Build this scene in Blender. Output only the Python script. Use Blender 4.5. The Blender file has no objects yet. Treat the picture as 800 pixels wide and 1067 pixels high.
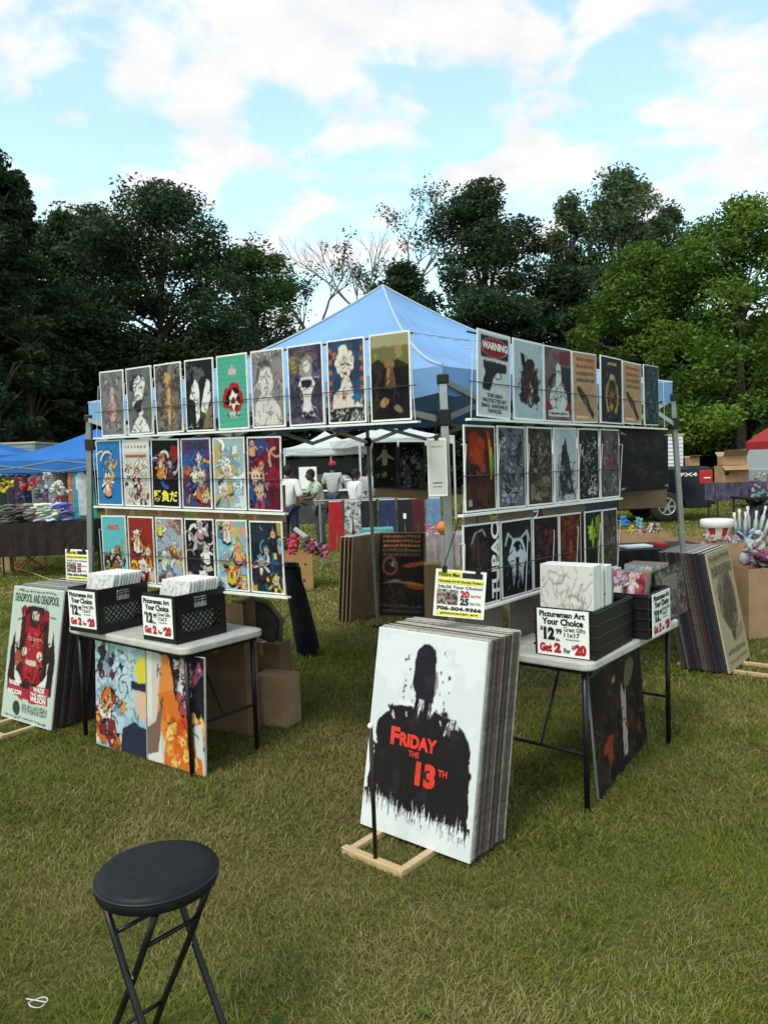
import bpy, bmesh, math, random
import numpy as np
from math import sin, cos, pi, radians, atan2, hypot
from mathutils import Vector, Matrix, Euler
random.seed(7); rng = np.random.default_rng(7)
scene = bpy.context.scene
COL = scene.collection
# ------------------------------------------------------------------ camera
CF, CP, CR, CH = 803.0, 0.062, 0.036, 1.70          # focal in px of the 800 px picture, pitch down, roll, height
_F = np.array([0, cos(CP), -sin(CP)]); _R = np.array([1, 0, 0.]); _U = np.cross(_R, _F)
_R2 = cos(CR)*_R - sin(CR)*_U; _U2 = sin(CR)*_R + cos(CR)*_U
def _ray(x, y): return _F + _R2*(x-400)/CF - _U2*(y-533.5)/CF
def G(x, y, z=0.0):
    d = _ray(x, y); t = (z-CH)/d[2]; return Vector(np.array([0, 0, CH])+d*t)
def D(x, y, Y):
    d = _ray(x, y); return Vector(np.array([0, 0, CH])+d*Y/d[1])
def PL(x, y, A, B):
    """ray meets the vertical plane through ground points A, B"""
    n = np.array([-(B[1]-A[1]), B[0]-A[0], 0.]); d = _ray(x, y)
    t = (n @ np.array([A[0], A[1], 0.]))/(n @ d); return Vector(np.array([0, 0, CH])+d*t)
cam_d = bpy.data.cameras.new('camera'); cam = bpy.data.objects.new('camera', cam_d); COL.objects.link(cam)
cam.matrix_world = Matrix([[_R2[i], _U2[i], -_F[i], (0, 0, CH)[i]] for i in range(3)]+[[0, 0, 0, 1]])
cam_d.sensor_fit = 'VERTICAL'; cam_d.sensor_height = 36; cam_d.lens = 36*CF/1067; cam_d.clip_end = 3000; cam_d.clip_start = .05
scene.camera = cam
# ------------------------------------------------------------------ materials
_m = {}
def mat(name, col, rough=.6, metal=0., var=.0, scale=20., bump=0., spec=.4, trans=0., col2=None, stretch=None):
    if name in _m: return _m[name]
    m = bpy.data.materials.new(name); m.use_nodes = True; nt = m.node_tree; N = nt.nodes; L = nt.links
    b = N['Principled BSDF']; b.inputs['Roughness'].default_value = rough; b.inputs['Metallic'].default_value = metal
    b.inputs['Specular IOR Level'].default_value = spec
    c = (*col, 1)
    if var or bump or col2:
        tc = N.new('ShaderNodeTexCoord'); nz = N.new('ShaderNodeTexNoise'); nz.inputs['Scale'].default_value = scale
        nz.inputs['Detail'].default_value = 5
        if stretch:
            mp = N.new('ShaderNodeMapping'); mp.inputs['Scale'].default_value = stretch
            L.new(tc.outputs['Object'], mp.inputs['Vector']); L.new(mp.outputs[0], nz.inputs['Vector'])
        else: L.new(tc.outputs['Object'], nz.inputs['Vector'])
        if var or col2:
            r = N.new('ShaderNodeValToRGB'); r.color_ramp.elements[0].position = .32; r.color_ramp.elements[1].position = .68
            if col2: r.color_ramp.elements[0].color = (*col2, 1); r.color_ramp.elements[1].color = c
            else:
                r.color_ramp.elements[0].color = tuple(v*(1-var) for v in col)+(1,); r.color_ramp.elements[1].color = tuple(min(1, v*(1+var)) for v in col)+(1,)
            L.new(nz.outputs['Fac'], r.inputs[0]); L.new(r.outputs[0], b.inputs['Base Color'])
        else: b.inputs['Base Color'].default_value = c
        if bump:
            bp = N.new('ShaderNodeBump'); bp.inputs['Strength'].default_value = bump; bp.inputs['Distance'].default_value = .01
            L.new(nz.outputs['Fac'], bp.inputs['Height']); L.new(bp.outputs[0], b.inputs['Normal'])
    else: b.inputs['Base Color'].default_value = c
    if trans:
        out = N['Material Output']; tr = N.new('ShaderNodeBsdfTranslucent'); mx = N.new('ShaderNodeMixShader'); mx.inputs[0].default_value = trans
        src = b.inputs['Base Color'].links
        if src: L.new(src[0].from_socket, tr.inputs[0])
        else: tr.inputs[0].default_value = c
        L.new(b.outputs[0], mx.inputs[1]); L.new(tr.outputs[0], mx.inputs[2]); L.new(mx.outputs[0], out.inputs[0])
    _m[name] = m; return m
def attr_mat(name, rough=.5, trans=0., spec=.4, mul=1., noise=0., nscale=60.):
    if name in _m: return _m[name]
    m = bpy.data.materials.new(name); m.use_nodes = True; nt = m.node_tree; N = nt.nodes; L = nt.links
    b = N['Principled BSDF']; b.inputs['Roughness'].default_value = rough; b.inputs['Specular IOR Level'].default_value = spec
    a = N.new('ShaderNodeAttribute'); a.attribute_name = 'Col'; o = a.outputs['Color']
    if noise:
        tc = N.new('ShaderNodeTexCoord'); nz = N.new('ShaderNodeTexNoise'); nz.inputs['Scale'].default_value = nscale; nz.inputs['Detail'].default_value = 6
        L.new(tc.outputs['Object'], nz.inputs['Vector'])
        mr = N.new('ShaderNodeMapRange'); mr.inputs[3].default_value = 1-noise; mr.inputs[4].default_value = 1+noise; mr.inputs[1].default_value = .3; mr.inputs[2].default_value = .7
        L.new(nz.outputs['Fac'], mr.inputs[0])
        vm = N.new('ShaderNodeVectorMath'); vm.operation = 'SCALE'; L.new(o, vm.inputs[0]); L.new(mr.outputs[0], vm.inputs['Scale']); o = vm.outputs[0]
    L.new(o, b.inputs['Base Color'])
    if trans:
        out = N['Material Output']; tr = N.new('ShaderNodeBsdfTranslucent'); mx = N.new('ShaderNodeMixShader'); mx.inputs[0].default_value = trans
        L.new(o, tr.inputs[0]); L.new(b.outputs[0], mx.inputs[1]); L.new(tr.outputs[0], mx.inputs[2]); L.new(mx.outputs[0], out.inputs[0])
    _m[name] = m; return m
def s2l(c):
    c = np.asarray(c, float); return np.where(c <= .04045, c/12.92, ((c+.055)/1.055)**2.4)
def hx(s): return tuple(float(v) for v in s2l([int(s[i:i+2], 16)/255 for i in (0, 2, 4)]))
M_print = attr_mat('print', .55, spec=.08, noise=.02, nscale=90)
M_white = mat('white_edge', (.72, .72, .70), .5, var=.05, scale=30)
M_foam = mat('board_edge_pale', (.55, .54, .50), .7, var=.15, scale=25)
M_alu = mat('dull_steel', (.42, .43, .42), .45, .8, var=.12, scale=14)
M_legtube = mat('painted_steel', (.23, .25, .23), .5, .4, var=.15, scale=9)
M_wire = mat('dark_wire', (.05, .05, .055), .5, .6)
M_wwire = mat('white_wire', (.6, .6, .6), .5, .2)
M_black = mat('black_plastic', (.007, .007, .008), .45, var=.25, scale=15, bump=.1)
M_blackm = mat('black_metal', (.010, .010, .011), .38, .2, var=.3, scale=20)
M_tabletop = mat('grey_tabletop', (.47, .46, .43), .55, var=.1, scale=12, bump=.08)
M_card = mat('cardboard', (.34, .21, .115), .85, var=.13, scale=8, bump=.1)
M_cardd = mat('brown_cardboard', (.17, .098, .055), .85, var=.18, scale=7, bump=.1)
M_cardg = mat('grey_cardboard', (.20, .165, .135), .85, var=.12, scale=7)
M_pine = mat('pine_wood', (.56, .42, .24), .7, col2=(.44, .30, .15), scale=9, stretch=(1, 12, 12), bump=.15)
M_signw = mat('sign_white', (.80, .80, .78), .5, var=.03, scale=20)
M_ink = mat('ink_black', (.012, .012, .012), .5)
M_inkr = mat('ink_red', (.42, .012, .02), .5)
M_inkg = mat('ink_green', (.10, .16, .09), .5)
M_yel = mat('sign_yellow', (.75, .66, .06), .5)
M_redp = mat('paint_red', (.60, .03, .012), .5, var=.2, scale=30)
M_inkw = mat('ink_white', (.74, .74, .72), .5)
# ------------------------------------------------------------------ mesh builder
class MB:
    def __init__(s): s.v = []; s.f = []; s.mi = []; s.k = 0
    def add(s, vs, fs):
        n = len(s.v); s.v += [tuple(v) for v in vs]; s.f += [tuple(i+n for i in f) for f in fs]; s.mi += [s.k]*len(fs); return s
    def box(s, c, sz, R=None):
        c = Vector(c); h = Vector(sz)*.5
        vs = [Vector((x*h.x, y*h.y, z*h.z)) for x in (-1, 1) for y in (-1, 1) for z in (-1, 1)]
        if R is not None: vs = [R @ v for v in vs]
        return s.add([c+v for v in vs], [(0, 1, 3, 2), (4, 6, 7, 5), (0, 4, 5, 1), (2, 3, 7, 6), (0, 2, 6, 4), (1, 5, 7, 3)])
    def bar(s, p, q, w, h=None, up=(0, 0, 1)):
        p = Vector(p); q = Vector(q); d = (q-p); L = d.length
        if L < 1e-6: return s
        d.normalize(); up = Vector(up)
        if abs(d.dot(up)) > .98: up = Vector((1, 0, 0))
        x = d.cross(up).normalized(); z = x.cross(d)
        R = Matrix((x, d, z)).transposed(); return s.box((p+q)/2, (w, L, h or w), R)
    def tube(s, pts, r, n=8, cap=True):
        pts = [Vector(p) for p in pts]; rs = r if isinstance(r, (list, tuple)) else [r]*len(pts)
        vs = []; fs = []; pr = None
        for i, p in enumerate(pts):
            d = (pts[min(i+1, len(pts)-1)]-pts[max(i-1, 0)])
            if d.length < 1e-9: d = Vector((0, 0, 1))
            d.normalize()
            if pr is None:
                a = Vector((0, 0, 1)) if abs(d.z) < .9 else Vector((1, 0, 0)); x = d.cross(a).normalized()
            else: x = (pr-d*pr.dot(d)).normalized()
            pr = x; y = d.cross(x)
            for k in range(n): t = 2*pi*k/n; vs.append(p+(x*cos(t)+y*sin(t))*rs[i])
        for i in range(len(pts)-1):
            for k in range(n): a = i*n+k; b = i*n+(k+1) % n; fs.append((a, b, b+n, a+n))
        if cap: fs.append(tuple(range(n))[::-1]); fs.append(tuple(range((len(pts)-1)*n, len(pts)*n)))
        return s.add(vs, fs)
    def lathe(s, prof, c=(0, 0, 0), n=24, R=None, sx=1, sy=1):
        c = Vector(c); vs = []; fs = []
        for (r, z) in prof:
            for k in range(n):
                t = 2*pi*k/n; v = Vector((r*cos(t)*sx, r*sin(t)*sy, z)); vs.append(c+(R @ v if R else v))
        for i in range(len(prof)-1):
            for k in range(n): a = i*n+k; b = i*n+(k+1) % n; fs.append((a, b, b+n, a+n))
        fs.append(tuple(range(n))[::-1]); fs.append(tuple(range((len(prof)-1)*n, len(prof)*n)))
        return s.add(vs, fs)
    def prism(s, poly, z0, z1, T=None):
        """polygon in local xy extruded z0..z1, T maps local->space"""
        n = len(poly); T = T or Matrix.Identity(4)
        vs = [T @ Vector((x, y, z0)) for x, y in poly]+[T @ Vector((x, y, z1)) for x, y in poly]
        fs = [tuple(range(n))[::-1], tuple(range(n, 2*n))]+[(i, (i+1) % n, (i+1) % n+n, i+n) for i in range(n)]
        return s.add(vs, fs)
    def blob(s, c, r, n=10, m=7, seed=0, amp=.15, R=None):
        rd = random.Random(seed); vs = []; fs = []; c = Vector(c); r = Vector(r) if not isinstance(r, (int, float)) else Vector((r, r, r))
        ph = [rd.random()*6 for _ in range(4)]
        for i in range(m+1):
            a = pi*i/m
            for k in range(n):
                t = 2*pi*k/n; u = Vector((sin(a)*cos(t), sin(a)*sin(t), cos(a)))
                q = 1+amp*(sin(3*t+ph[0]+2*a)*sin(a)+.6*sin(5*t+ph[1])*sin(2*a+ph[2]))
                v = Vector((u.x*r.x, u.y*r.y, u.z*r.z))*q; vs.append(c+(R @ v if R else v))
        for i in range(m):
            for k in range(n): a = i*n+k; b = i*n+(k+1) % n; fs.append((a, a+n, b+n, b))
        return s.add(vs, fs)
    def sheet(s, grid):
        """grid: rows of points"""
        h = len(grid); w = len(grid[0]); vs = [p for r in grid for p in r]
        return s.add(vs, [(i*w+j, i*w+j+1, (i+1)*w+j+1, (i+1)*w+j) for i in range(h-1) for j in range(w-1)])
    def build(s, name, mats, parent=None, smooth=False, bevel=0, solid=0):
        me = bpy.data.meshes.new(name); me.from_pydata(s.v, [], s.f)
        if not isinstance(mats, (list, tuple)): mats = [mats]
        for m in mats: me.materials.append(m)
        if len(mats) > 1: me.polygons.foreach_set('material_index', s.mi)
        bm = bmesh.new(); bm.from_mesh(me); bmesh.ops.recalc_face_normals(bm, faces=bm.faces); bm.to_mesh(me); bm.free()
        if smooth: me.shade_smooth()
        o = bpy.data.objects.new(name, me); COL.objects.link(o)
        if solid: md = o.modifiers.new('s', 'SOLIDIFY'); md.thickness = solid; md.offset = 0
        if bevel: md = o.modifiers.new('b', 'BEVEL'); md.width = bevel; md.segments = 2; md.limit_method = 'ANGLE'
        if parent: o.parent = parent
        return o
def tag(o, label=None, cat=None, group=None, kind=None):
    if label: o['label'] = label
    if cat: o['category'] = cat
    if group: o['group'] = group
    if kind: o['kind'] = kind
    return o
def thing(name, label, cat, loc=(0, 0, 0), rz=0., group=None, M=None):
    o = bpy.data.objects.new(name, None); o.empty_display_size = .1; COL.objects.link(o)
    if M is not None: o.matrix_world = M
    else: o.matrix_world = Matrix.Translation(Vector(loc)) @ Matrix.Rotation(rz, 4, 'Z')
    return tag(o, label, cat, group)
def copy_tree(o, M=None, label=None, group=None, parent=None):
    c = o.copy(); COL.objects.link(c)
    if parent is not None: c.parent = parent
    if M is not None: c.matrix_world = M
    if label: c['label'] = label
    if group: c['group'] = group
    for ch in list(o.children): copy_tree(ch, parent=c)
    return c
def frame(o, x, up=(0, 0, 1)):
    x = Vector(x).normalized(); up = Vector(up); y = (up-x*up.dot(x)).normalized(); z = x.cross(y)
    M = Matrix((x, y, z)).transposed().to_4x4(); M.translation = Vector(o); return M
# local frame of boards: x right, y up, z toward the viewer
# ------------------------------------------------------------------ text
def text_mesh(s, bold=.0):
    cu = bpy.data.curves.new('t', 'FONT'); cu.body = s; cu.size = 1; cu.offset = bold; cu.resolution_u = 3
    ob = bpy.data.objects.new('t', cu); COL.objects.link(ob)
    dg = bpy.context.evaluated_depsgraph_get(); me = bpy.data.meshes.new_from_object(ob.evaluated_get(dg))
    v = np.zeros(len(me.vertices)*3); me.vertices.foreach_get('co', v); v = v.reshape(-1, 3)
    f = [tuple(p.vertices) for p in me.polygons]
    bpy.data.objects.remove(ob); bpy.data.curves.remove(cu); bpy.data.meshes.remove(me)
    if len(v): v[:, :2] -= v[:, :2].min(0); e = v[:, :2].max(0); v[:, 0] /= max(e[0], 1e-6); v[:, 1] /= max(e[1], 1e-6)
    return v, f
def lettering(parent, mt, items, z=.003, name='lettering'):
    """items: (text, x0, y0, width, height[, bold[, rot90]])"""
    mb = MB()
    for it in items:
        s, x, y, w, h = it[:5]; b = it[5] if len(it) > 5 else .02; rot = it[6] if len(it) > 6 else 0
        v, f = text_mesh(s, b)
        if rot: P = [(x+(1-q[1])*w, y+q[0]*h, z) for q in v]
        else: P = [(x+q[0]*w, y+q[1]*h, z) for q in v]
        mb.add(P, f)
    me = bpy.data.meshes.new(name); me.from_pydata(mb.v, [], mb.f); me.materials.append(mt)
    o = bpy.data.objects.new(name, me); COL.objects.link(o); o.parent = parent; return o
# ------------------------------------------------------------------ painter (flat colours of printed pictures)
def vnoise(h, w, cells, seed, oct=4):
    r = np.random.default_rng(seed); out = np.zeros((h, w)); amp = 1; tot = 0
    for o in range(oct):
        cy = max(2, int(cells*2**o)); cx = max(2, int(cells*2**o*w/h)+1); g = r.random((cy+1, cx+1))
        y = np.linspace(0, cy-.001, h); x = np.linspace(0, cx-.001, w); yi = y.astype(int); xi = x.astype(int)
        fy = (y-yi)[:, None]; fx = (x-xi)[None]; fy = fy*fy*(3-2*fy); fx = fx*fx*(3-2*fx)
        a = g[yi][:, xi]; b = g[yi][:, xi+1]; c = g[yi+1][:, xi]; d = g[yi+1][:, xi+1]
        out += amp*((a*(1-fx)+b*fx)*(1-fy)+(c*(1-fx)+d*fx)*fy); tot += amp; amp *= .55
    return out/tot
def cc(c):
    return np.array([int(c[i:i+2], 16)/255 for i in (0, 2, 4)]) if isinstance(c, str) else np.array(c, float)
class Cv:
    def __init__(s, w, h, bg, seed=0):
        s.w, s.h = w*3, h*3; s.ow, s.oh = w, h; s.a = np.ones((s.h, s.w, 3))*cc(bg); s.asp = h/w
        s.X, s.Y = np.meshgrid((np.arange(s.w)+.5)/s.w, ((np.arange(s.h)+.5)/s.h)*s.asp); s.seed = seed; s.r = random.Random(seed)
    # x in 0..1, y in 0..1 up
    def put(s, m, c, al=1.): s.a[m] = s.a[m]*(1-al)+cc(c)*al
    def ell(s, x, y, rx, ry, c, rot=0, al=1., wob=0.):
        dx = s.X-x; dy = s.Y-y*s.asp; ca, sa = cos(rot), sin(rot); u = (dx*ca+dy*sa)/rx; v = (-dx*sa+dy*ca)/(ry*s.asp)
        r = np.hypot(u, v)
        if wob:
            t = np.arctan2(v, u); k = s.r.random()*6; r = r/(1+wob*np.sin(3*t+k)+wob*.7*np.sin(5*t+2*k)+wob*.5*np.sin(9*t+3*k))
        s.put(r < 1, c, al)
    def ring(s, x, y, rx, ry, wd, c, al=1.):
        r = np.hypot((s.X-x)/rx, (s.Y-y*s.asp)/(ry*s.asp)); s.put(abs(r-1) < wd, c, al)
    def poly(s, pts, c, al=1.):
        P = [(x, y*s.asp) for x, y in pts]; m = np.zeros(s.X.shape, bool)
        for i in range(len(P)):
            (x1, y1), (x2, y2) = P[i], P[(i+1) % len(P)]
            if y1 == y2: continue
            cnd = ((y1 > s.Y) != (y2 > s.Y)) & (s.X < (x2-x1)*(s.Y-y1)/(y2-y1)+x1); m ^= cnd
        s.put(m, c, al)
    def rect(s, x0, y0, x1, y1, c, al=1.): s.put((s.X >= x0) & (s.X < x1) & (s.Y >= y0*s.asp) & (s.Y < y1*s.asp), c, al)
    def line(s, p, q, wd, c, al=1.):
        px, py, qx, qy = p[0], p[1]*s.asp, q[0], q[1]*s.asp; dx, dy = qx-px, qy-py; L2 = dx*dx+dy*dy+1e-9
        t = np.clip(((s.X-px)*dx+(s.Y-py)*dy)/L2, 0, 1); s.put(np.hypot(s.X-px-t*dx, s.Y-py-t*dy) < wd, c, al)
    def curve(s, pts, wd, c, al=1.):
        for a, b in zip(pts[:-1], pts[1:]): s.line(a, b, wd, c, al)
    def noise(s, c, cells=6, thr=.5, al=1., seed=1, box=None):
        n = vnoise(s.h, s.w, cells, s.seed*17+seed); m = n > thr
        if box: m &= (s.X > box[0]) & (s.X < box[2]) & (s.Y > box[1]*s.asp) & (s.Y < box[3]*s.asp)
        s.put(m, c, al)
    def grain(s, amt=.06, cells=40): s.a *= (1+amt*(vnoise(s.h, s.w, cells, s.seed+99, 2)-.5)*4)[..., None]
    def scr(s, n, c, box=(0, 0, 1, 1), wd=.006, L=.12, al=1.):
        for _ in range(n):
            x = s.r.uniform(box[0], box[2]); y = s.r.uniform(box[1], box[3]); t = s.r.uniform(0, 6.3); pts = [(x, y)]
            for k in range(4):
                t += s.r.uniform(-.9, .9); x += cos(t)*L/4; y += sin(t)*L/4/s.asp; pts.append((x, y))
            s.curve(pts, wd, c, al)
    def star(s, x, y, r, c, n=8, k=.5, al=1., ln=None):
        rr = s.r; ph = rr.random()*6; pts = []
        for i in range(2*n):
            t = ph+pi*i/n; q = r*(1 if i % 2 == 0 else k)*rr.uniform(.7, 1.25); pts.append((x+q*cos(t), y+q*sin(t)/s.asp))
        if ln: s.poly([(x+(a-x)*1.13, y+(b-y)*1.13) for a, b in pts], ln)
        s.poly(pts, c, al)
    def words(s, y, h, x0, x1, c, rows=1, gap=.4, al=1.):
        """unreadable small print as dashes"""
        for k in range(rows):
            x = x0; yy = y-k*h*(1+gap)
            while x < x1:
                L = s.r.uniform(.02, .09); s.rect(x, yy, min(x+L, x1), yy+h*s.r.uniform(.7, 1), c, al); x += L+s.r.uniform(.01, .02)
    def collage(s, pal, n=40, box=(0, 0, 1, 1), rmin=.05, rmax=.22, ln='15141a'):
        for i in range(n):
            k = 1-i/n; r = rmin+(rmax-rmin)*k*s.r.uniform(.5, 1)
            x = s.r.uniform(box[0], box[2]); y = s.r.uniform(box[1], box[3]); c = s.r.choice(pal)
            if s.r.random() < .55: s.star(x, y, r, c, s.r.randint(3, 8), s.r.uniform(.35, .8), ln=ln if s.r.random() < .6 else None)
            else:
                s.ell(x, y, r*1.08, r*1.08/s.asp, ln, wob=.12); s.ell(x, y, r, r/s.asp, c, wob=.12)
                if s.r.random() < .6: s.ell(x+r*.3, y-r*.1, r*.35, r*.3/s.asp, s.r.choice(pal), wob=.2)
        s.scr(n//2, ln, box, .006, .15)
    def out(s, mul=.82):
        # brushy, irregular edges: sample through a small noise offset
        for cells, am in ((9, .020), (34, .011)):
            dx = ((vnoise(s.h, s.w, cells, s.seed*3+5, 2)-.5)*2*am*s.w).astype(int); dy = ((vnoise(s.h, s.w, cells, s.seed*3+8, 2)-.5)*2*am*s.w).astype(int)
            yy, xx = np.mgrid[0:s.h, 0:s.w]; s.a = s.a[np.clip(yy+dy, 0, s.h-1), np.clip(xx+dx, 0, s.w-1)]
        a = np.clip(s.a, 0, 1).reshape(s.oh, 3, s.ow, 3, 3).mean((1, 3)); return s2l(a)*mul
def panel(name, w, h, cv, parent, z=0., ox=0., oy=0., m=None):
    """printed sheet: grid of points carrying the printed colours; local x 0..w, y 0..h"""
    a = cv.out(); H, W = a.shape[:2]
    xs = np.linspace(0, w, W)+ox; ys = np.linspace(0, h, H)+oy
    v = np.zeros((H, W, 3)); v[..., 0] = xs[None]; v[..., 1] = ys[:, None]; v[..., 2] = z
    idx = np.arange(H*W).reshape(H, W); f = np.stack([idx[:-1, :-1], idx[:-1, 1:], idx[1:, 1:], idx[1:, :-1]], -1).reshape(-1, 4)
    return np_mesh(name, v.reshape(-1, 3), f, m or M_print, a.reshape(-1, 3), parent)
def np_mesh(name, v, f, m, col=None, parent=None, kf=None):
    me = bpy.data.meshes.new(name); nv = len(v); nf, k = f.shape
    me.vertices.add(nv); me.vertices.foreach_set('co', v.astype(np.float32).ravel())
    me.loops.add(nf*k); me.loops.foreach_set('vertex_index', f.astype(np.int32).ravel())
    me.polygons.add(nf); me.polygons.foreach_set('loop_start', np.arange(0, nf*k, k, dtype=np.int32))
    me.polygons.foreach_set('loop_total', np.full(nf, k, dtype=np.int32))
    me.update(calc_edges=True)
    if col is not None:
        at = me.attributes.new('Col', 'FLOAT_COLOR', 'POINT'); c4 = np.ones((nv, 4), np.float32); c4[:, :3] = col; at.data.foreach_set('color', c4.ravel())
    me.materials.append(m); o = bpy.data.objects.new(name, me); COL.objects.link(o)
    if parent: o.parent = parent
    return o
# ------------------------------------------------------------------ world and light
w = bpy.data.worlds.new('World'); scene.world = w; w.use_nodes = True; nt = w.node_tree; N = nt.nodes; L = nt.links
SUN_EL, SUN_AZ = radians(52), radians(215)      # azimuth measured clockwise from +Y: behind the camera, to the left
sky = N.new('ShaderNodeTexSky'); sky.sky_type = 'NISHITA'; sky.sun_disc = False; sky.sun_elevation = SUN_EL; sky.sun_rotation = SUN_AZ
sky.air_density = 1.0; sky.dust_density = 1.5; sky.ozone_density = 2.0
bg = N['Background']; bg.inputs[1].default_value = .12
tc = N.new('ShaderNodeTexCoord'); sp = N.new('ShaderNodeSeparateXYZ'); L.new(tc.outputs['Generated'], sp.inputs[0])
zz = N.new('ShaderNodeMath'); zz.operation = 'MAXIMUM'; L.new(sp.outputs['Z'], zz.inputs[0]); zz.inputs[1].default_value = 0
za = N.new('ShaderNodeMath'); za.operation = 'ADD'; L.new(zz.outputs[0], za.inputs[0]); za.inputs[1].default_value = .22
dx = N.new('ShaderNodeMath'); dx.operation = 'DIVIDE'; L.new(sp.outputs['X'], dx.inputs[0]); L.new(za.outputs[0], dx.inputs[1])
dy = N.new('ShaderNodeMath'); dy.operation = 'DIVIDE'; L.new(sp.outputs['Y'], dy.inputs[0]); L.new(za.outputs[0], dy.inputs[1])
cb = N.new('ShaderNodeCombineXYZ'); L.new(dx.outputs[0], cb.inputs[0]); L.new(dy.outputs[0], cb.inputs[1]); cb.inputs[2].default_value = 3.7
nz = N.new('ShaderNodeTexNoise'); nz.inputs['Scale'].default_value = 5.2; nz.inputs['Detail'].default_value = 7; nz.inputs['Roughness'].default_value = .52
nz.inputs['Distortion'].default_value = .25
L.new(cb.outputs[0], nz.inputs['Vector'])
rp = N.new('ShaderNodeValToRGB'); rp.color_ramp.elements[0].position = .455; rp.color_ramp.elements[0].color = (.20, .20, .20, 1); rp.color_ramp.elements[1].position = .57
rp.color_ramp.elements[1].color = (1, 1, 1, 1)
L.new(nz.outputs['Fac'], rp.inputs[0])
nz2 = N.new('ShaderNodeTexNoise'); nz2.inputs['Scale'].default_value = 7; nz2.inputs['Detail'].default_value = 4; L.new(cb.outputs[0], nz2.inputs['Vector'])
cr = N.new('ShaderNodeValToRGB'); cr.color_ramp.elements[0].position = .3; cr.color_ramp.elements[0].color = (7.2, 7.4, 7.6, 1); cr.color_ramp.elements[1].position = .7; cr.color_ramp.elements[1].color = (9.0, 9.0, 9.0, 1)
L.new(nz2.outputs['Fac'], cr.inputs[0])
tint = N.new('ShaderNodeMix'); tint.data_type = 'RGBA'; tint.blend_type = 'MULTIPLY'; tint.inputs[0].default_value = 1
L.new(sky.outputs[0], tint.inputs[6]); tint.inputs[7].default_value = (3.3, 3.7, 2.75, 1)
mx = N.new('ShaderNodeMix'); mx.data_type = 'RGBA'; L.new(rp.outputs[0], mx.inputs[0]); L.new(tint.outputs[2], mx.inputs[6]); L.new(cr.outputs[0], mx.inputs[7])
L.new(mx.outputs[2], bg.inputs[0])
sd = bpy.data.lights.new('sun', 'SUN'); sd.energy = 2.0; sd.angle = radians(14); sd.color = (1, .95, .87)
so = bpy.data.objects.new('sun', sd); COL.objects.link(so)
dirv = Vector((sin(SUN_AZ)*cos(SUN_EL), cos(SUN_AZ)*cos(SUN_EL), sin(SUN_EL)))
so.rotation_euler = dirv.to_track_quat('Z', 'Y').to_euler()
scene.view_settings.view_transform = 'Standard'; scene.view_settings.look = 'None'; scene.view_settings.exposure = 0; scene.view_settings.gamma = 1
# ------------------------------------------------------------------ field
def ground():
    xs = np.concatenate([-np.geomspace(1200, 12, 14), np.linspace(-10, 10, 41), np.geomspace(12, 1200, 14)])
    ys = np.concatenate([[-300, -60, -15], np.linspace(-6, 20, 53), np.geomspace(22, 1500, 16)])
    X, Y = np.meshgrid(xs, ys); Z = np.zeros_like(X)
    v = np.stack([X, Y, Z], -1).reshape(-1, 3); W = len(xs); idx = np.arange(v.shape[0]).reshape(len(ys), W)
    f = np.stack([idx[:-1, :-1], idx[:-1, 1:], idx[1:, 1:], idx[1:, :-1]], -1).reshape(-1, 4)
    m = bpy.data.materials.new('turf'); m.use_nodes = True; nt = m.node_tree; N = nt.nodes; L = nt.links; b = N['Principled BSDF']; b.inputs['Roughness'].default_value = .95
    b.inputs['Specular IOR Level'].default_value = .1
    tc = N.new('ShaderNodeTexCoord')
    def nzr(sc, a, ca, b_, cb_, det=6):
        n = N.new('ShaderNodeTexNoise'); n.inputs['Scale'].default_value = sc; n.inputs['Detail'].default_value = det; L.new(tc.outputs['Object'], n.inputs['Vector'])
        r = N.new('ShaderNodeValToRGB'); r.color_ramp.elements[0].position = a; r.color_ramp.elements[0].color = (*ca, 1); r.color_ramp.elements[1].position = b_; r.color_ramp.elements[1].color = (*cb_, 1)
        L.new(n.outputs['Fac'], r.inputs[0]); return n, r
    n1, r1 = nzr(38, .35, (.022, .022, .008), .68, (.13, .135, .035))
    n2, r2 = nzr(.9, .4, (.105, .115, .030), .62, (.155, .125, .050))
    mx = N.new('ShaderNodeMix'); mx.data_type = 'RGBA'; mx.inputs[0].default_value = .5; L.new(r1.outputs[0], mx.inputs[6]); L.new(r2.outputs[0], mx.inputs[7])
    L.new(mx.outputs[2], b.inputs['Base Color'])
    bp = N.new('ShaderNodeBump'); bp.inputs['Strength'].default_value = .8; bp.inputs['Distance'].default_value = .03; L.new(n1.outputs['Fac'], bp.inputs['Height']); L.new(bp.outputs[0], b.inputs['Normal'])
    o = np_mesh('ground', v, f, m); tag(o, kind='structure')
ground()
def field_noise(x, y, sc, seed):
    r = np.random.default_rng(seed); g = r.random((256, 256)); u = x*sc+500; v = y*sc+500
    ui = np.floor(u).astype(int); vi = np.floor(v).astype(int); fu = u-ui; fv = v-vi; fu = fu*fu*(3-2*fu); fv = fv*fv*(3-2*fv)
    q = lambda a, b: g[a % 256, b % 256]
    return (q(ui, vi)*(1-fu)+q(ui+1, vi)*fu)*(1-fv)+(q(ui, vi+1)*(1-fu)+q(ui+1, vi+1)*fu)*fv
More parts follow.
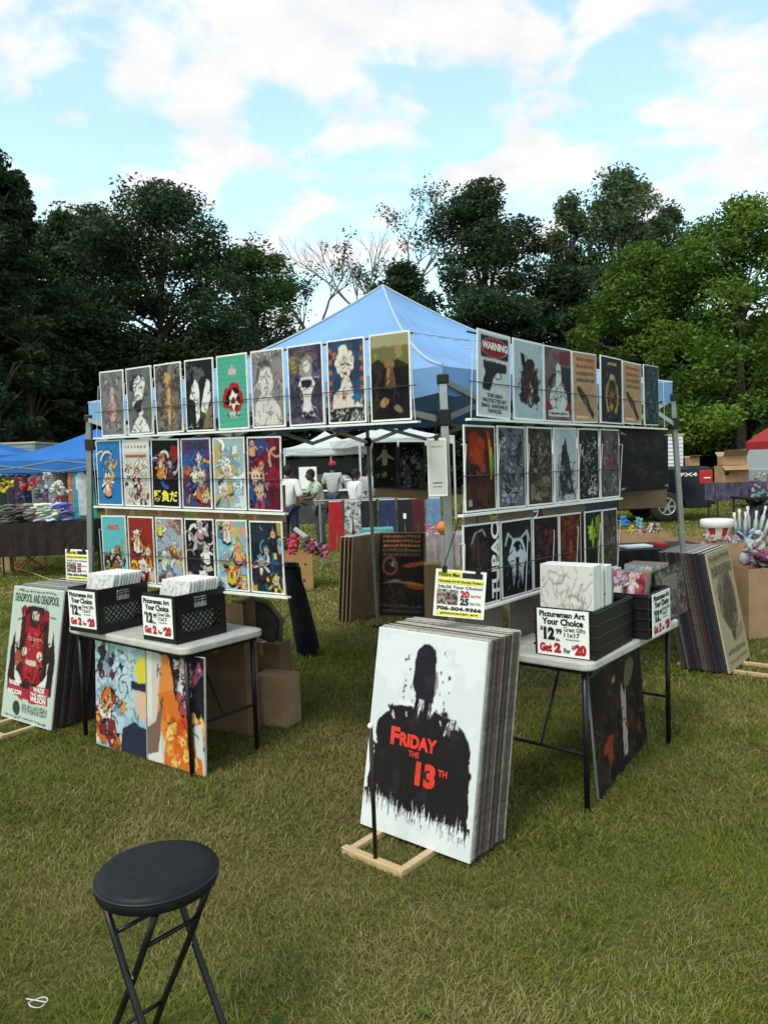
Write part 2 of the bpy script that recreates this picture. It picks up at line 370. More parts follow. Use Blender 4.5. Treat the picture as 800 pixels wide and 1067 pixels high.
def grass():
    zones = [(1.55, 3.2, 25000, .027, .0015), (3.2, 5.5, 12000, .030, .0023), (5.5, 9, 4200, .036, .0042), (9, 17, 1100, .045, .0085), (17, 30, 260, .05, .016)]
    Vs = []; Fs = []; Cs = []; base = 0
    for (y0, y1, dens, hh, wd) in zones:
        wmax = y1*.72+.9; n = int(dens*(y1-y0)*wmax*2)
        x = rng.uniform(-wmax, wmax, n); y = rng.uniform(y0, y1, n); k = abs(x) < y*.72+.9; x = x[k]; y = y[k]
        cl = field_noise(x, y, 5, 3)*.6+field_noise(x, y, 14, 4)*.4; k = rng.random(len(x)) < .25+cl; x = x[k]; y = y[k]; cl = cl[k]; n = len(x)
        tuft = field_noise(x, y, 2.2, 11)
        h = hh*(.35+rng.random(n)*.7)*(.6+cl*.8)*(1+(tuft > .82)*.5); a = rng.uniform(0, 2*pi, n)
        # combed by the mower: leaning mostly one way per patch
        ld = field_noise(x, y, 1.3, 5)*12+rng.normal(0, 1.7, n); ln = rng.uniform(.3, 1.9, n)
        tipx = x+np.cos(ld)*h*ln; tipy = y+np.sin(ld)*h*ln; wv = wd*rng.uniform(.6, 1.5, n)
        bx = np.cos(a)*wv; by = np.sin(a)*wv
        mxx = x+(tipx-x)*.35; myy = y+(tipy-y)*.35
        V = np.stack([np.stack([x-bx, y-by, np.full(n, -.004)], -1), np.stack([x+bx, y+by, np.full(n, -.004)], -1),
                      np.stack([mxx+bx*.8, myy+by*.8, h*.62], -1), np.stack([mxx-bx*.8, myy-by*.8, h*.62], -1), np.stack([tipx, tipy, h], -1)], 1)
        i = base+np.arange(n)*5
        # quads with a degenerate-free tip: (0,1,2,3) and (3,2,4,4)->use separate tri list
        Fs.append((i, n)); Vs.append(V.reshape(-1, 3)); base += n*5
        dry = field_noise(x, y, .9, 7)*.45+field_noise(x, y, 4, 8)*.35+rng.random(n)*.5
        g = np.array([.075, .125, .016]); g2 = np.array([.265, .265, .045]); s_ = np.array([.37, .32, .12]); s2_ = np.array([.20, .13, .06])
        t = rng.random((n, 1)); c = g*(1-t)+g2*t; dm = (dry > .72)[:, None]; c = np.where(dm, s_*(1-t*.5)+s2_*t*.5, c); c *= (.74+.42*field_noise(x, y, .55, 9))[:, None]
        Cs.append(np.repeat(c, 5, 0))
    V = np.concatenate(Vs); C = np.concatenate(Cs)
    quads = np.concatenate([np.stack([i, i+1, i+2, i+3], -1) for i, n in Fs]); tris = np.concatenate([np.stack([i+3, i+2, i+4], -1) for i, n in Fs])
    me = bpy.data.meshes.new('grass'); me.vertices.add(len(V)); me.vertices.foreach_set('co', V.astype(np.float32).ravel())
    lv = np.concatenate([quads.ravel(), tris.ravel()]).astype(np.int32); me.loops.add(len(lv)); me.loops.foreach_set('vertex_index', lv)
    nq, ntr = len(quads), len(tris); me.polygons.add(nq+ntr)
    me.polygons.foreach_set('loop_start', np.concatenate([np.arange(nq)*4, nq*4+np.arange(ntr)*3]).astype(np.int32))
    me.polygons.foreach_set('loop_total', np.concatenate([np.full(nq, 4), np.full(ntr, 3)]).astype(np.int32)); me.update(calc_edges=True)
    at = me.attributes.new('Col', 'FLOAT_COLOR', 'POINT'); c4 = np.ones((len(V), 4), np.float32); c4[:, :3] = C; at.data.foreach_set('color', c4.ravel())
    me.materials.append(attr_mat('grass_blade', .7, trans=.3, spec=.15)); o = bpy.data.objects.new('grass', me); COL.objects.link(o)
    tag(o, 'short mown grass with dry straw patches covering the field', 'grass', kind='stuff')
grass()
def weeds():
    r = np.random.default_rng(21); V = []; Cc = []
    for i in range(230):
        y = r.uniform(1.7, 9)**1.0; x = r.uniform(-.58*y, .58*y)
        if field_noise(np.array([x]), np.array([y]), 1.1, 15)[0] < .5: continue
        n = r.integers(4, 9); R_ = r.uniform(.014, .030); c = np.array([.05, .12, .018])*r.uniform(.7, 1.6) if r.random() < .8 else np.array([.30, .22, .10])*r.uniform(.6, 1.2)
        for k in range(n):
            a = 2*pi*k/n+r.uniform(-.3, .3); L = R_*r.uniform(.6, 1.2); w_ = L*.22; h = r.uniform(.016, .034); d = np.array([cos(a), sin(a)]); q = np.array([-d[1], d[0]])
            P = [(x, y, .012), (x+d[0]*L*.6+q[0]*w_, y+d[1]*L*.6+q[1]*w_, h), (x+d[0]*L, y+d[1]*L, h*.8), (x+d[0]*L*.6-q[0]*w_, y+d[1]*L*.6-q[1]*w_, h)]; V += P; Cc += [c]*4
    V = np.array(V); f = np.arange(len(V)).reshape(-1, 4); o = np_mesh('weeds', V, f, attr_mat('grass_blade', .7, trans=.3, spec=.15), np.array(Cc)); tag(o, 'small flat weeds and dead leaves scattered in the grass', 'weeds', kind='stuff')
weeds()
# ------------------------------------------------------------------ trees
M_bark = mat('bark', (.075, .062, .048), .95, var=.35, scale=6, bump=.5)
M_barkp = mat('pale_bark', (.20, .17, .14), .95, var=.3, scale=6, bump=.4)
M_leaf = attr_mat('leaf', .55, trans=.32, spec=.25)
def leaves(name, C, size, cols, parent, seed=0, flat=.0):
    r = np.random.default_rng(seed); n = len(C)
    a = r.normal(size=(n, 3)); a[:, 2] *= .6; a /= np.linalg.norm(a, axis=1)[:, None]
    b = r.normal(size=(n, 3)); b -= a*(a*b).sum(1)[:, None]; b /= np.linalg.norm(b, axis=1)[:, None]
    s = size*r.uniform(.6, 1.4, (n, 1)); a = a*s; b = b*s*.42
    V = np.stack([C-a*.5, C+b*.5-a*.05, C+a*.5, C-b*.5-a*.05], 1).reshape(-1, 3); f = np.arange(n*4).reshape(-1, 4)
    return np_mesh(name, V, f, M_leaf, np.repeat(cols, 4, 0), parent)
def tree(name, label, cat, px, Y, top, half, lobes, base_col, nleaf=16000, seed=0, group='trees along the edge of the field', gap=1.0, low=.15, leafsz=.30, bark=None, vary=.28):
    """crown made of leaf clumps set around several lobes"""
    r = np.random.default_rng(seed); rd = random.Random(seed)
    H = D(px, top, Y).z; X = D(px, 480, Y).x; W = half*Y/CF
    root = thing(name, label, cat, (X, Y, 0), 0, group)
    # crown envelope: lobes = (widest height, top sharpness, bottom fullness, lumpiness)
    wid, shp, bot, lump = lobes; ncl = int(120*gap); Cs = []; cl = []; ph = [rd.uniform(0, 6.3) for _ in range(6)]
    for i in range(ncl):
        t = low+(1-low)*r.random()**.85
        env = (1-((t-wid)/(1-wid))**2)**shp if t > wid else 1-(1-bot)*((wid-t)/wid)**1.6
        th = r.uniform(0, 2*pi); env *= 1+lump*(sin(2*th+ph[0]+t*7)+sin(3*th+ph[1]-t*11)+sin(t*17+ph[2]+th))*.5
        q = env*W*(r.random()**.45)*.9; c = np.array([cos(th)*q, sin(th)*q*.8, t*H*.955]); cl.append(c)
    cl[0] = np.array([r.uniform(-.1, .1)*W, 0, H*.965])
    per = nleaf//ncl; br = np.array(base_col); cols = []
    for c in cl:
        rc = W*r.uniform(.13, .27); k = int(per*r.uniform(.6, 1.4))
        p = r.normal(size=(k, 3)); p /= np.linalg.norm(p, axis=1)[:, None]; p *= (r.random((k, 1))**.45)*rc*np.array([1.25, 1.25, .75])
        p += c; Cs.append(p); tone = 1+r.uniform(-vary, vary); hue = np.array([1+r.uniform(-.15, .25), 1, 1+r.uniform(-.2, .1)])
        cols.append(np.repeat((br*tone*hue)[None], k, 0)*r.uniform(.8, 1.2, (k, 1)))
    C = np.concatenate(Cs); K = np.concatenate(cols)
    leaves('crown', C, leafsz, K, root, seed+1)
    mb = MB(); r0 = max(.16, H*.018); tp = Vector((rd.uniform(-.05, .05)*W, 0, H*.72)); mid = Vector((rd.uniform(-.06, .06)*W, 0, H*.35))
    mb.tube([(0, 0, -.1), mid*.3, mid, mid.lerp(tp, .5), tp], [r0*1.3, r0, r0*.8, r0*.55, r0*.2], 8)
    for c in cl[:44]:
        c = Vector(c); t = min(.95, max(.2, (c.z/H-.18))); s0 = mid.lerp(tp, t) if t > .3 else Vector((0, 0, 0)).lerp(mid, t+.5)
        m_ = s0.lerp(c, .55)+Vector((0, 0, .05*H*rd.random())); mb.tube([s0, m_, c], [r0*.35, r0*.2, r0*.05], 5)
    mb.build('trunk', bark or M_bark, root, smooth=True)
    return root
def bare_tree(name, label, px, Y, top, lean, seed, leafn, col, spread=.6, r0=.22, split=3, group=None, fork=.42):
    rd = random.Random(seed); H = D(px, top, Y).z; X = D(px, 480, Y).x
    root = thing(name, label, 'tree', (X, Y, 0), 0, group); mb = MB(); tips = []
    def grow(p, d, L, r, k):
        n = 4; pts = [p]; rs = [r]; q = p.copy()
        for i in range(n):
            d = (d+Vector((rd.uniform(-1, 1), rd.uniform(-1, 1), rd.uniform(-.6, .9)))*.13).normalized(); q = q+d*(L/n); pts.append(q); rs.append(r*(1-.45*(i+1)/n))
            if k <= 3: tips.append(q)
        mb.tube(pts, rs, 5 if k < 4 else 7, cap=False)
        if k == 0: return
        for j in range(split if k > 1 else 4):
            s0 = pts[rd.choice([2, 3, 4, 4])]; dd = (d+Vector((rd.uniform(-1, 1), rd.uniform(-1, 1), rd.uniform(-.35, .7)))*spread).normalized()
            grow(s0, dd, L*rd.uniform(.55, .8), r*rd.uniform(.42, .6), k-1)
    mb.tube([(0, 0, -.1), (0, 0, H*fork)], [r0*1.3, r0], 8, cap=False)
    grow(Vector((0, 0, H*fork)), Vector((lean, 0, 1)).normalized(), H*.26, r0, 5)
    zmax = max(t.z for t in tips); k = H/zmax if zmax > H else 1
    mb.v = [(x, y, z if z < H*fork else H*fork+(z-H*fork)*((H-H*fork)/(zmax-H*fork))) for x, y, z in mb.v]
    T = np.array([[t.x, t.y, H*fork+(t.z-H*fork)*((H-H*fork)/(zmax-H*fork)) if t.z > H*fork else t.z] for t in tips])
    mb.build('trunk', M_barkp, root, smooth=True)
    if leafn:
        r = np.random.default_rng(seed); i = r.choice(len(T), max(1, leafn//14)); C = np.repeat(T[i], 14, 0)+r.normal(size=(len(i)*14, 3))*.25
        leaves('crown', C, .24, np.array(col)[None]*r.uniform(.7, 1.3, (len(C), 1)), root, seed)
    return root
round_l = (.45, .55, .75, .22)
tall_l = (.5, .72, .7, .25)
airy_l = (.55, .7, .5, .42)
DG = (.030, .056, .024); MG = (.05, .095, .028); BG = (.095, .175, .022); PG = (.085, .13, .062)
tree('pine_tree', 'tall dark pine at the far left edge of the tree line', 'tree', -4, 33, 116, 62, tall_l, DG, 34000, 1, leafsz=.26)
tree('oak_tree', 'broad dark round-topped tree behind the left end of the poster wall', 'tree', 175, 42, 190, 116, round_l, (.032, .06, .026), 62000, 2, leafsz=.25)
tree('oak_tree', 'dark tree squeezed between the tall pine and the broad round-topped tree', 'tree', 78, 44, 212, 62, tall_l, (.036, .072, .028), 40000, 3, leafsz=.25)
tree('oak_tree', 'smaller mid-green tree on the right shoulder of the broad dark tree', 'tree', 272, 46, 246, 66, round_l, (.05, .105, .03), 34000, 4, leafsz=.25)
tree('oak_tree', 'low dark tree filling the gap below the broad tree, behind the left canopy peak', 'tree', 20, 38, 250, 84, round_l, DG, 36000, 5, leafsz=.25)
tree('pine_tree', 'second dark pine just right of the tallest pine at the left edge', 'tree', 34, 36, 168, 40, tall_l, DG, 26000, 6, leafsz=.23)
tree('oak_tree', 'dark tree filling the tree line between the pines and the broad round-topped tree', 'tree', 112, 45, 208, 56, round_l, DG, 30000, 7, leafsz=.26)
bare_tree('sparse_tree', 'thin sparse-leaved tree standing in the sky gap left of the canopy peak', 343, 50, 250, -.12, 21, 1500, (.04, .06, .03), .75, .2, 3, None, .38)
bare_tree('bare_tree', 'leaning leafless tree reaching left just above the canopy peak', 442, 47, 222, -1.1, 5, 0, MG, .62, .26, 3, None, .42)
bare_tree('sparse_tree', 'airy half-leafed tree behind and above the leafless leaning one', 428, 52, 186, .0, 33, 2100, (.045, .065, .035), .7, .26, 3, None, .4)
tree('oak_tree', 'tall dark full tree right of the canopy peak', 'tree', 508, 43, 184, 84, tall_l, (.032, .062, .030), 46000, 8, leafsz=.24)
tree('oak_tree', 'low dark tree behind the canopy roof, left of the tall full one', 'tree', 425, 44, 270, 52, round_l, DG, 14000, 18, leafsz=.3)
tree('poplar_tree', 'tall grey-green tree with sky showing through, above the right poster wall', 'tree', 648, 46, 172, 74, round_l, PG, 40000, 9, leafsz=.25, gap=1.15)
tree('poplar_tree', 'grey-green tree left of the tallest airy tree, touching its crown', 'tree', 598, 46, 196, 44, tall_l, PG, 22000, 19, leafsz=.25)
tree('poplar_tree', 'grey-green tree with a lower crown just right of the tallest airy tree', 'tree', 700, 47, 208, 54, tall_l, PG, 24000, 10, leafsz=.25)
tree('maple_tree', 'bright green full tree at the right edge of the picture', 'tree', 772, 34, 204, 104, round_l, BG, 44000, 11, leafsz=.22, vary=.4)
tree('maple_tree', 'bright green bushy tree with low boughs behind the right poster wall', 'tree', 672, 36, 252, 78, round_l, (.08, .15, .02), 34000, 12, leafsz=.22, vary=.4)
tree('oak_tree', 'dark tree in the middle of the right tree line, half hidden by bright boughs', 'tree', 592, 42, 275, 62, round_l, DG, 18000, 13, leafsz=.3)
tree('oak_tree', 'mid-green tree cut by the right picture edge behind the bright one', 'tree', 850, 40, 205, 70, tall_l, MG, 18000, 14, leafsz=.3)
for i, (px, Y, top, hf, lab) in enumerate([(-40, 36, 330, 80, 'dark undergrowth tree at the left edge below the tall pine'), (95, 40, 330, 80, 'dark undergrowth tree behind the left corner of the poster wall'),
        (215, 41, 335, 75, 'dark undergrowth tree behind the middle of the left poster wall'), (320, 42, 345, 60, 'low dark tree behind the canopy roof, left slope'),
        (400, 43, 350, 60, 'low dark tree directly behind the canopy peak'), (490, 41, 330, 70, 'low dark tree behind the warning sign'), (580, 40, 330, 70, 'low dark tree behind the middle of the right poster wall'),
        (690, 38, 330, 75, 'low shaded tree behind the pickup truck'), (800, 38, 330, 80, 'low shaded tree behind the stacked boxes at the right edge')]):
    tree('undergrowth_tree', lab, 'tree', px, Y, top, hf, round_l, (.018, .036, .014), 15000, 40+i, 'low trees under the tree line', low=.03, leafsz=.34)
def woods():
    r = np.random.default_rng(77); n = 90000
    x = r.uniform(-75, 75, n); y = r.uniform(52, 60, n); z = r.random(n)*(7.5+2.5*field_noise(x, y*0, .12, 31))
    k = ~((abs(x+6) < 3.5) & (z > 6)); C = np.stack([x, y, z], -1)[k]
    o = leaves('far_woods', C, .85, np.array([.014, .028, .012])[None]*r.uniform(.6, 1.5, (len(C), 1)), None, 78)
    tag(o, 'dark mass of woodland closing the view behind the trees', 'woods', kind='stuff')
woods()
# ------------------------------------------------------------------ canopy of the poster booth
M_blue = mat('blue_canopy_cloth', (.17, .335, .61), .6, var=.12, scale=2.2, trans=.05, bump=.5)
M_bluef = mat('deep_blue_canopy_cloth', (.02, .17, .56), .6, var=.12, scale=2, trans=.25, bump=.15)
M_seam = mat('pale_seam', (.38, .45, .52), .6)
cN = Vector((.33, 4.05, 0)); cL = Vector((-2.22, 5.92, 0)); cR = Vector((2.24, 5.95, 0)); cB = Vector((-.14, 7.9, 0))
EZ = 2.17; PK = Vector((.05, 5.95, 3.05))
def canopy():
    t = thing('canopy', 'blue pop-up canopy with a peaked roof over the poster booth', 'canopy', (.05, 5.95, 0))
    o = Vector((.05, 5.95, 0)); C = [cN-o, cR-o, cB-o, cL-o]; pk = PK-o; n = 28; mb = MB(); ez = [2.20, 2.24, 2.2, 2.24]
    for i in range(4):
        a = C[i].copy(); b = C[(i+1) % 4].copy(); a.z = ez[i]; b.z = ez[(i+1) % 4]
        rows = []
        for r in range(n+1):
            q = r/n; row = []
            for c in range(n+1):
                e = a.lerp(b, c/n); mid = 1-abs(2*c/n-1)
                p = pk.lerp(e, q); sag = .13*4*q*(1-q)*(1+.0*mid)+.05*mid*q*q
                p.z -= sag+.010*sin(9*q+3*c/n*pi)*q*mid+.007*sin(c*1.9+q*5+i*2)*q*(1-q)*4+.005*sin(c*.8-q*23)*q*mid; p.z -= 0 if q < 1 else 0
                row.append(p)
            rows.append(row)
        mb.sheet(rows)
        # valance
        rows = [[a.lerp(b, c/n)+Vector((0, 0, -.05*(1-abs(2*c/n-1))))-Vector((0, 0, dz+.012*sin(c*2.1+i)*(dz > .05))) for c in range(n+1)] for dz in (0, .07, .145)]
        mb.sheet(rows)
    mb.build('roof', M_blue, t, smooth=True)
    for i in range(4):
        a = C[i].copy(); a.z = ez[i]; pts = []
        for r in range(n+1):
            q = r/n; p = pk.lerp(a, q); p.z -= .13*4*q*(1-q)-.006; pts.append(p)
        MB().tube(pts, .009, 5).build('roof_seam', M_seam, t)
    rg = MB()
    for i in range(4):
        a = C[i].copy(); a.z = ez[i]; b = C[(i+1) % 4].copy(); b.z = ez[(i+1) % 4]; q = .42; A = pk.lerp(a, q); B = pk.lerp(b, q); pts = []
        for c in range(9):
            e = a.lerp(b, c/8); p = pk.lerp(e, q); mid = 1-abs(c/4-1); p.z -= .13*4*q*(1-q)+.05*mid*q*q-.006; pts.append(p)
        rg.tube(pts, .004, 4)
    rg.build('roof_seam', M_seam, t)
    for i, (p, sp) in enumerate(((cN, (.02, -.01)), (cR, (.16, .03)), (cB, (.03, .05)), (cL, (-.13, .0)))):
        l = MB(); p = p-o; k = (.042, .036, .036, .04)[i]
        l.bar(p+Vector((sp[0]*1.0, sp[1], .02)), p+Vector((sp[0]*.3, sp[1]*.3, 1.15)), k*.82); l.bar(p+Vector((sp[0]*.45, sp[1]*.4, .95)), p+Vector((0, 0, 2.12)), k)
        lg = l.build('leg', M_alu if i == 0 else M_legtube, t, bevel=.003)
        MB().box(p+Vector((0, 0, 1.93)), (.07, .07, .085)).build('bracket', M_black, lg, bevel=.006); MB().box(p+Vector((0, 0, 2.13)), (.06, .06, .05)).build('bracket', M_black, lg, bevel=.006)
        MB().box(p+Vector((sp[0]*1.02, sp[1], .012)), (.10, .10, .024)).build('foot', M_black, lg)
    for i in range(4):
        a = C[i]; b = C[(i+1) % 4]; z1, z2 = 2.12, 1.92; m = MB(); nseg = 4
        for k in range(nseg):
            p = a.lerp(b, k/nseg); q = a.lerp(b, (k+1)/nseg); of = (b-a).cross(Vector((0, 0, 1))).normalized()*.012
            m.bar(p+Vector((0, 0, z1))+of, q+Vector((0, 0, z2))+of, .02, .032); m.bar(p+Vector((0, 0, z2))-of, q+Vector((0, 0, z1))-of, .02, .032)
        m.build('truss', M_alu, t)
    h = MB()
    for i in range(4):
        h.bar(C[i]+Vector((0, 0, 2.1)), pk-Vector((0, 0, .35)), .022)
    h.bar(pk-Vector((0, 0, .42)), pk-Vector((0, 0, .02)), .03); h.build('roof_frame', M_legtube, t)
canopy()
# ------------------------------------------------------------------ printed pictures
W1, H1 = 54, 84
def art(kind, seed, w=W1, h=H1, **k):
    c = Cv(w, h, k.get('bg', '808080'), seed)
    globals()['a_'+kind](c, **{q: v for q, v in k.items() if q != 'bg'}); c.grain(.03); return c
def a_ghost(c, fig='c9a0a0', orn='b7b0a4', n='5c5b60'):
    c.noise(n, 7, .52, .6); c.noise('8f8a88', 12, .6, .5, 2)
    for x, y in ((.25, .84), (.75, .84), (.25, .12), (.75, .12)): c.star(x, y, .1, orn, 5, .4, .8); c.scr(6, '2a2a2e', (x-.12, y-.08, x+.12, y+.08), .01, .1)
    c.ell(.52, .66, .09, .09, fig, wob=.05); c.poly([(.42, .6), (.62, .6), (.7, .3), (.66, .2), (.4, .22), (.36, .42)], fig, .9); c.star(.38, .38, .2, 'a06a5c', 6, .5, .8); c.scr(16, '4a3a3c', (.3, .15, .75, .7), .008, .18)
def a_swirl(c, lt='dcdcd8', dk='2e2e30'):
    c.noise('55565a', 5, .5, .7); c.ell(.42, .74, .28, .16, dk, .3, wob=.1); c.ell(.5, .7, .24, .19, lt, -.2, wob=.08)
    c.poly([(.3, .55), (.52, .5), (.66, .3), (.5, .26), (.2, .45)], lt); c.poly([(.08, .02), (.9, .02), (.72, .22), (.5, .28), (.3, .2)], lt); c.ell(.44, .42, .16, .1, dk, .5, wob=.15)
    c.scr(22, dk, (.2, .5, .75, .9), .011, .2); c.scr(12, dk, (.15, 0, .85, .25), .008, .2); c.poly([(.75, .5), (.95, .6), (.95, .1), (.8, .15)], '6d6f55', .6)
def a_column(c, col='bd9a62', c2='7e5f48'):
    c.noise('3c3838', 9, .5, .8); c.noise('8c8078', 16, .56, .7, 3); c.poly([(.44, .08), (.62, .06), (.68, .5), (.6, .82), (.42, .84), (.38, .5)], c2)
    c.poly([(.47, .1), (.56, .1), (.6, .5), (.54, .78), (.45, .76)], col); c.ell(.5, .8, .13, .07, col, wob=.2); c.star(.75, .38, .15, c2, 7, .5); c.star(.22, .3, .14, '6b4b4b', 7, .5); c.scr(50, '231c1c', (0, 0, 1, .9), .008, .14); c.scr(20, 'd8c8a0', (.35, .1, .7, .85), .006, .1)
def a_twoforms(c, lt='e2e2de', dk='1e1e20'):
    c.noise(dk, 5, .42, .9); c.poly([(.36, .1), (.5, .18), (.52, .52), (.42, .8), (.22, .62), (.14, .46), (.34, .4)], lt); c.poly([(.55, .28), (.72, .2), (.92, .45), (.9, .68), (.78, .72), (.64, .5)], lt)
    c.ell(.48, .8, .2, .1, '58585a', wob=.2); c.poly([(.6, .02), (.96, .02), (.96, .36), (.7, .24)], '8b7b5e', .8); c.scr(30, dk, (.1, .1, .95, .9), .01, .18); c.scr(8, lt, (.1, .04, .5, .1), .005, .08)
def a_tealflower(c, bg='4fa890'):
    for i in range(9):
        for j in range(14): c.ell((i+.5+(j % 2)*.5)/9, (j+.5)/14, .014, .01, '2c6f62')
    c.ell(.52, .42, .36, .19, 'b3202c', wob=.09); c.ell(.52, .41, .25, .14, '1c1214', wob=.12); c.star(.52, .39, .22, 'e8dcd6', 6, .55); c.ell(.52, .38, .08, .045, '7c1820', wob=.1)
    c.ell(.52, .19, .18, .045, 'c8c0b8', wob=.15); c.scr(9, '26211f', (.35, .15, .7, .24), .008, .1); c.poly([(.38, .74), (.4, .84), (.47, .8), (.52, .9), (.57, .8), (.64, .84), (.66, .74)], 'd2aeb2')
def a_sketch(c, ink='403c3e', tint='a8767c', lt='cfcac6', tb=(.6, .05, 1, .95)):
    c.noise('7c787a', 5, .5, .5); c.noise(tint, 5, .55, .8, 4, tb); c.ell(.42, .62, .27, .2, lt, .25, wob=.05); c.poly([(.05, .02), (.1, .3), (.34, .46), (.62, .4), (.88, .24), (.95, .02)], lt)
    c.poly([(.12, .6), (.2, .85), (.5, .9), (.66, .78), (.5, .8), (.3, .76), (.2, .6)], ink, .7); c.line((.3, .66), (.42, .67), .014, ink); c.line((.5, .67), (.6, .65), .012, ink); c.line((.46, .64), (.5, .56), .009, ink); c.line((.4, .51), (.52, .51), .013, '8c4a50'); c.scr(70, ink, (0, 0, 1, 1), .006, .2); c.scr(20, 'eeeae6', (0, 0, 1, 1), .006, .2)
def a_figure(c, skin='d6d2ce', hair='8f8a86', cloth='26242c', hal='9a8a4a', bgc='3a3448'):
    c.noise(bgc, 4, .45, .8); c.noise('6a6280', 8, .6, .6, 5); c.ell(.2, .78, .17, .11, hal, .4, wob=.15); c.ell(.5, .84, .34, .12, '6c5c5a', wob=.1, al=.7)
    c.ell(.54, .72, .19, .15, hair, wob=.08); c.ell(.55, .73, .11, .075, skin); c.poly([(.36, .6), (.7, .6), (.8, .5), (.68, .4), (.64, .3), (.74, .1), (.36, .1), (.44, .3), (.4, .42), (.28, .5)], skin)
    c.poly([(.36, .56), (.7, .56), (.68, .47), (.4, .47)], cloth); c.poly([(.36, .16), (.74, .16), (.62, .06), (.48, .06)], cloth); c.scr(40, '1c1a22', (.1, 0, .95, .95), .007, .2); c.scr(14, 'f0eeea', (.3, .1, .8, .8), .006, .15)
def a_portrait(c, bg='31506e', side='c06038', skin='d8ccc4', hair='e0d8c8', red='a03034'):
    c.noise('22344a', 5, .5, .6)
    for k in range(7): c.star(.06, .1+k*.13, .08, side, 4, .5); c.star(.94, .16+k*.12, .08, side, 4, .5)
    c.ell(.46, .76, .27, .16, hair, wob=.12); c.ell(.48, .68, .19, .15, skin, wob=.04); c.poly([(.4, .55), (.58, .55), (.7, .4), (.92, .3), (.96, .06), (.06, .06), (.14, .34), (.34, .42)], skin)
    c.star(.2, .82, .12, 'b05a60', 5, .5); c.line((.38, .7), (.46, .71), .016, '2c2428'); c.line((.53, .71), (.6, .69), .016, '2c2428'); c.ell(.48, .59, .05, .018, red); c.star(.8, .3, .2, '37648c', 6, .6); c.star(.42, .3, .07, red, 5, .5)
    c.rect(0, 0, 1, .17, '2a2a2c'); c.scr(40, 'd8d8d4', (0, 0, 1, .16), .008, .1); c.scr(40, '4a3a3a', (.2, .2, .85, .9), .006, .14)
def a_oldpaint(c):
    c.rect(0, .62, 1, 1, '8d8352'); c.rect(0, .86, 1, 1, 'a09a78'); c.noise('5f6238', 5, .5, .7, 1, (0, .55, 1, .85)); c.poly([(0, .66), (.2, .72), (.4, .64), (.7, .7), (1, .62), (1, 0), (0, 0)], '2c2a22')
    c.noise('1b1a1a', 4, .42, .9, 2, (0, 0, 1, .6)); c.ell(.52, .3, .36, .3, '17151a', wob=.05); c.ell(.5, .64, .13, .05, '8a6a48'); c.poly([(.42, .62), (.58, .62), (.62, .5), (.66, .36), (.34, .36), (.38, .5)], '6b4f36', .9)
    c.poly([(.44, .6), (.5, .6), (.48, .4), (.4, .4)], 'a88450', .8); c.ell(.34, .2, .12, .05, 'a07c50', .4); c.ell(.7, .12, .12, .04, '7c705a', -.4); c.scr(18, '3a342a', (0, 0, 1, .6), .01, .2)
def a_mix(c, pal, n=34, box=(0, 0, 1, 1), rmin=.05, rmax=.24, ln='14141a', nz=None):
    """generic crowd of comic-like invented figures over broken colour shapes"""
    r = c.r; x0, y0, x1, y1 = box
    for k in range(7): c.star(r.uniform(x0, x1), r.uniform(y0, y1), rmax*r.uniform(.8, 1.3), r.choice(pal), r.randint(3, 7), r.uniform(.4, .8), .75)
    for k in range(12):                     # swooshes
        a = r.uniform(0, 6.3); px, py = r.uniform(x0, x1), r.uniform(y0, y1); L = r.uniform(.2, .5); w_ = r.uniform(.015, .05); q = r.choice(pal)
        pts = [(px+cos(a+t*1.2)*L*t, py+sin(a+t*1.2)*L*t/c.asp) for t in np.linspace(0, 1, 6)]; c.curve(pts, w_+.012, ln, .8); c.curve(pts, w_, q)
    m = max(3, n//7)
    for k in range(m):
        f = k/max(1, m-1); S = rmax*(.75+.45*f)*r.uniform(.8, 1.2); x = r.uniform(x0+.12, x1-.12); y = y1-.12-(y1-y0-.3)*f+r.uniform(-.06, .06)
        body, hair, acc = r.choice(pal), r.choice(pal), r.choice(pal); sk = r.choice(['d0a488', 'c8b09c', 'd8c0ac', body]); A = c.asp
        for grow_, cb, ca_ in ((1.14, ln, ln), (1, body, acc)):
            g = S*grow_; c.poly([(x-g*.5, y-g*.25/A), (x+g*.5, y-g*.25/A), (x+g*.62, y-g*1.7/A), (x, y-g*1.9/A), (x-g*.6, y-g*1.6/A)], cb)
        c.line((x-S*.4, y-S*.4/A), (x-S*1.0, y-S*r.uniform(.2, 1.4)/A), S*.16, ln); c.line((x-S*.4, y-S*.4/A), (x-S*.98, y-S*r.uniform(.3, 1.3)/A), S*.12, acc)
        c.line((x+S*.4, y-S*.4/A), (x+S*1.0, y-S*r.uniform(.1, 1.3)/A), S*.14, acc)
        c.star(x, y+S*.12/A, S*.72, hair, 9, .62, ln=ln); c.ell(x, y-S*.02/A, S*.40, S*.42/A, sk); c.ell(x-S*.14, y+S*.02/A, S*.07, S*.1/A, ln); c.ell(x+S*.16, y+S*.02/A, S*.07, S*.1/A, ln)
        c.poly([(x-S*.3, y-S*.6/A), (x+S*.2, y-S*.7/A), (x+S*.1, y-S*1.3/A), (x-S*.2, y-S*1.2/A)], acc)
    c.scr(n, ln, box, .006, .12); c.scr(n//3, 'e0dcd4', box, .006, .12)
def a_words_top(c, pal, n=28, top='d8d4cc', ink='6a4a3a', rows=2):
    a_mix(c, pal, n, (0.05, .04, .95, .74), rmax=.2); c.rect(0, .82, 1, 1, top)
    for k in range(7): c.star(.1+k*.13, .9, .05, ink, 4, .4, ln=None)
    c.rect(.08, .74, .92, .78, '9a5a34')
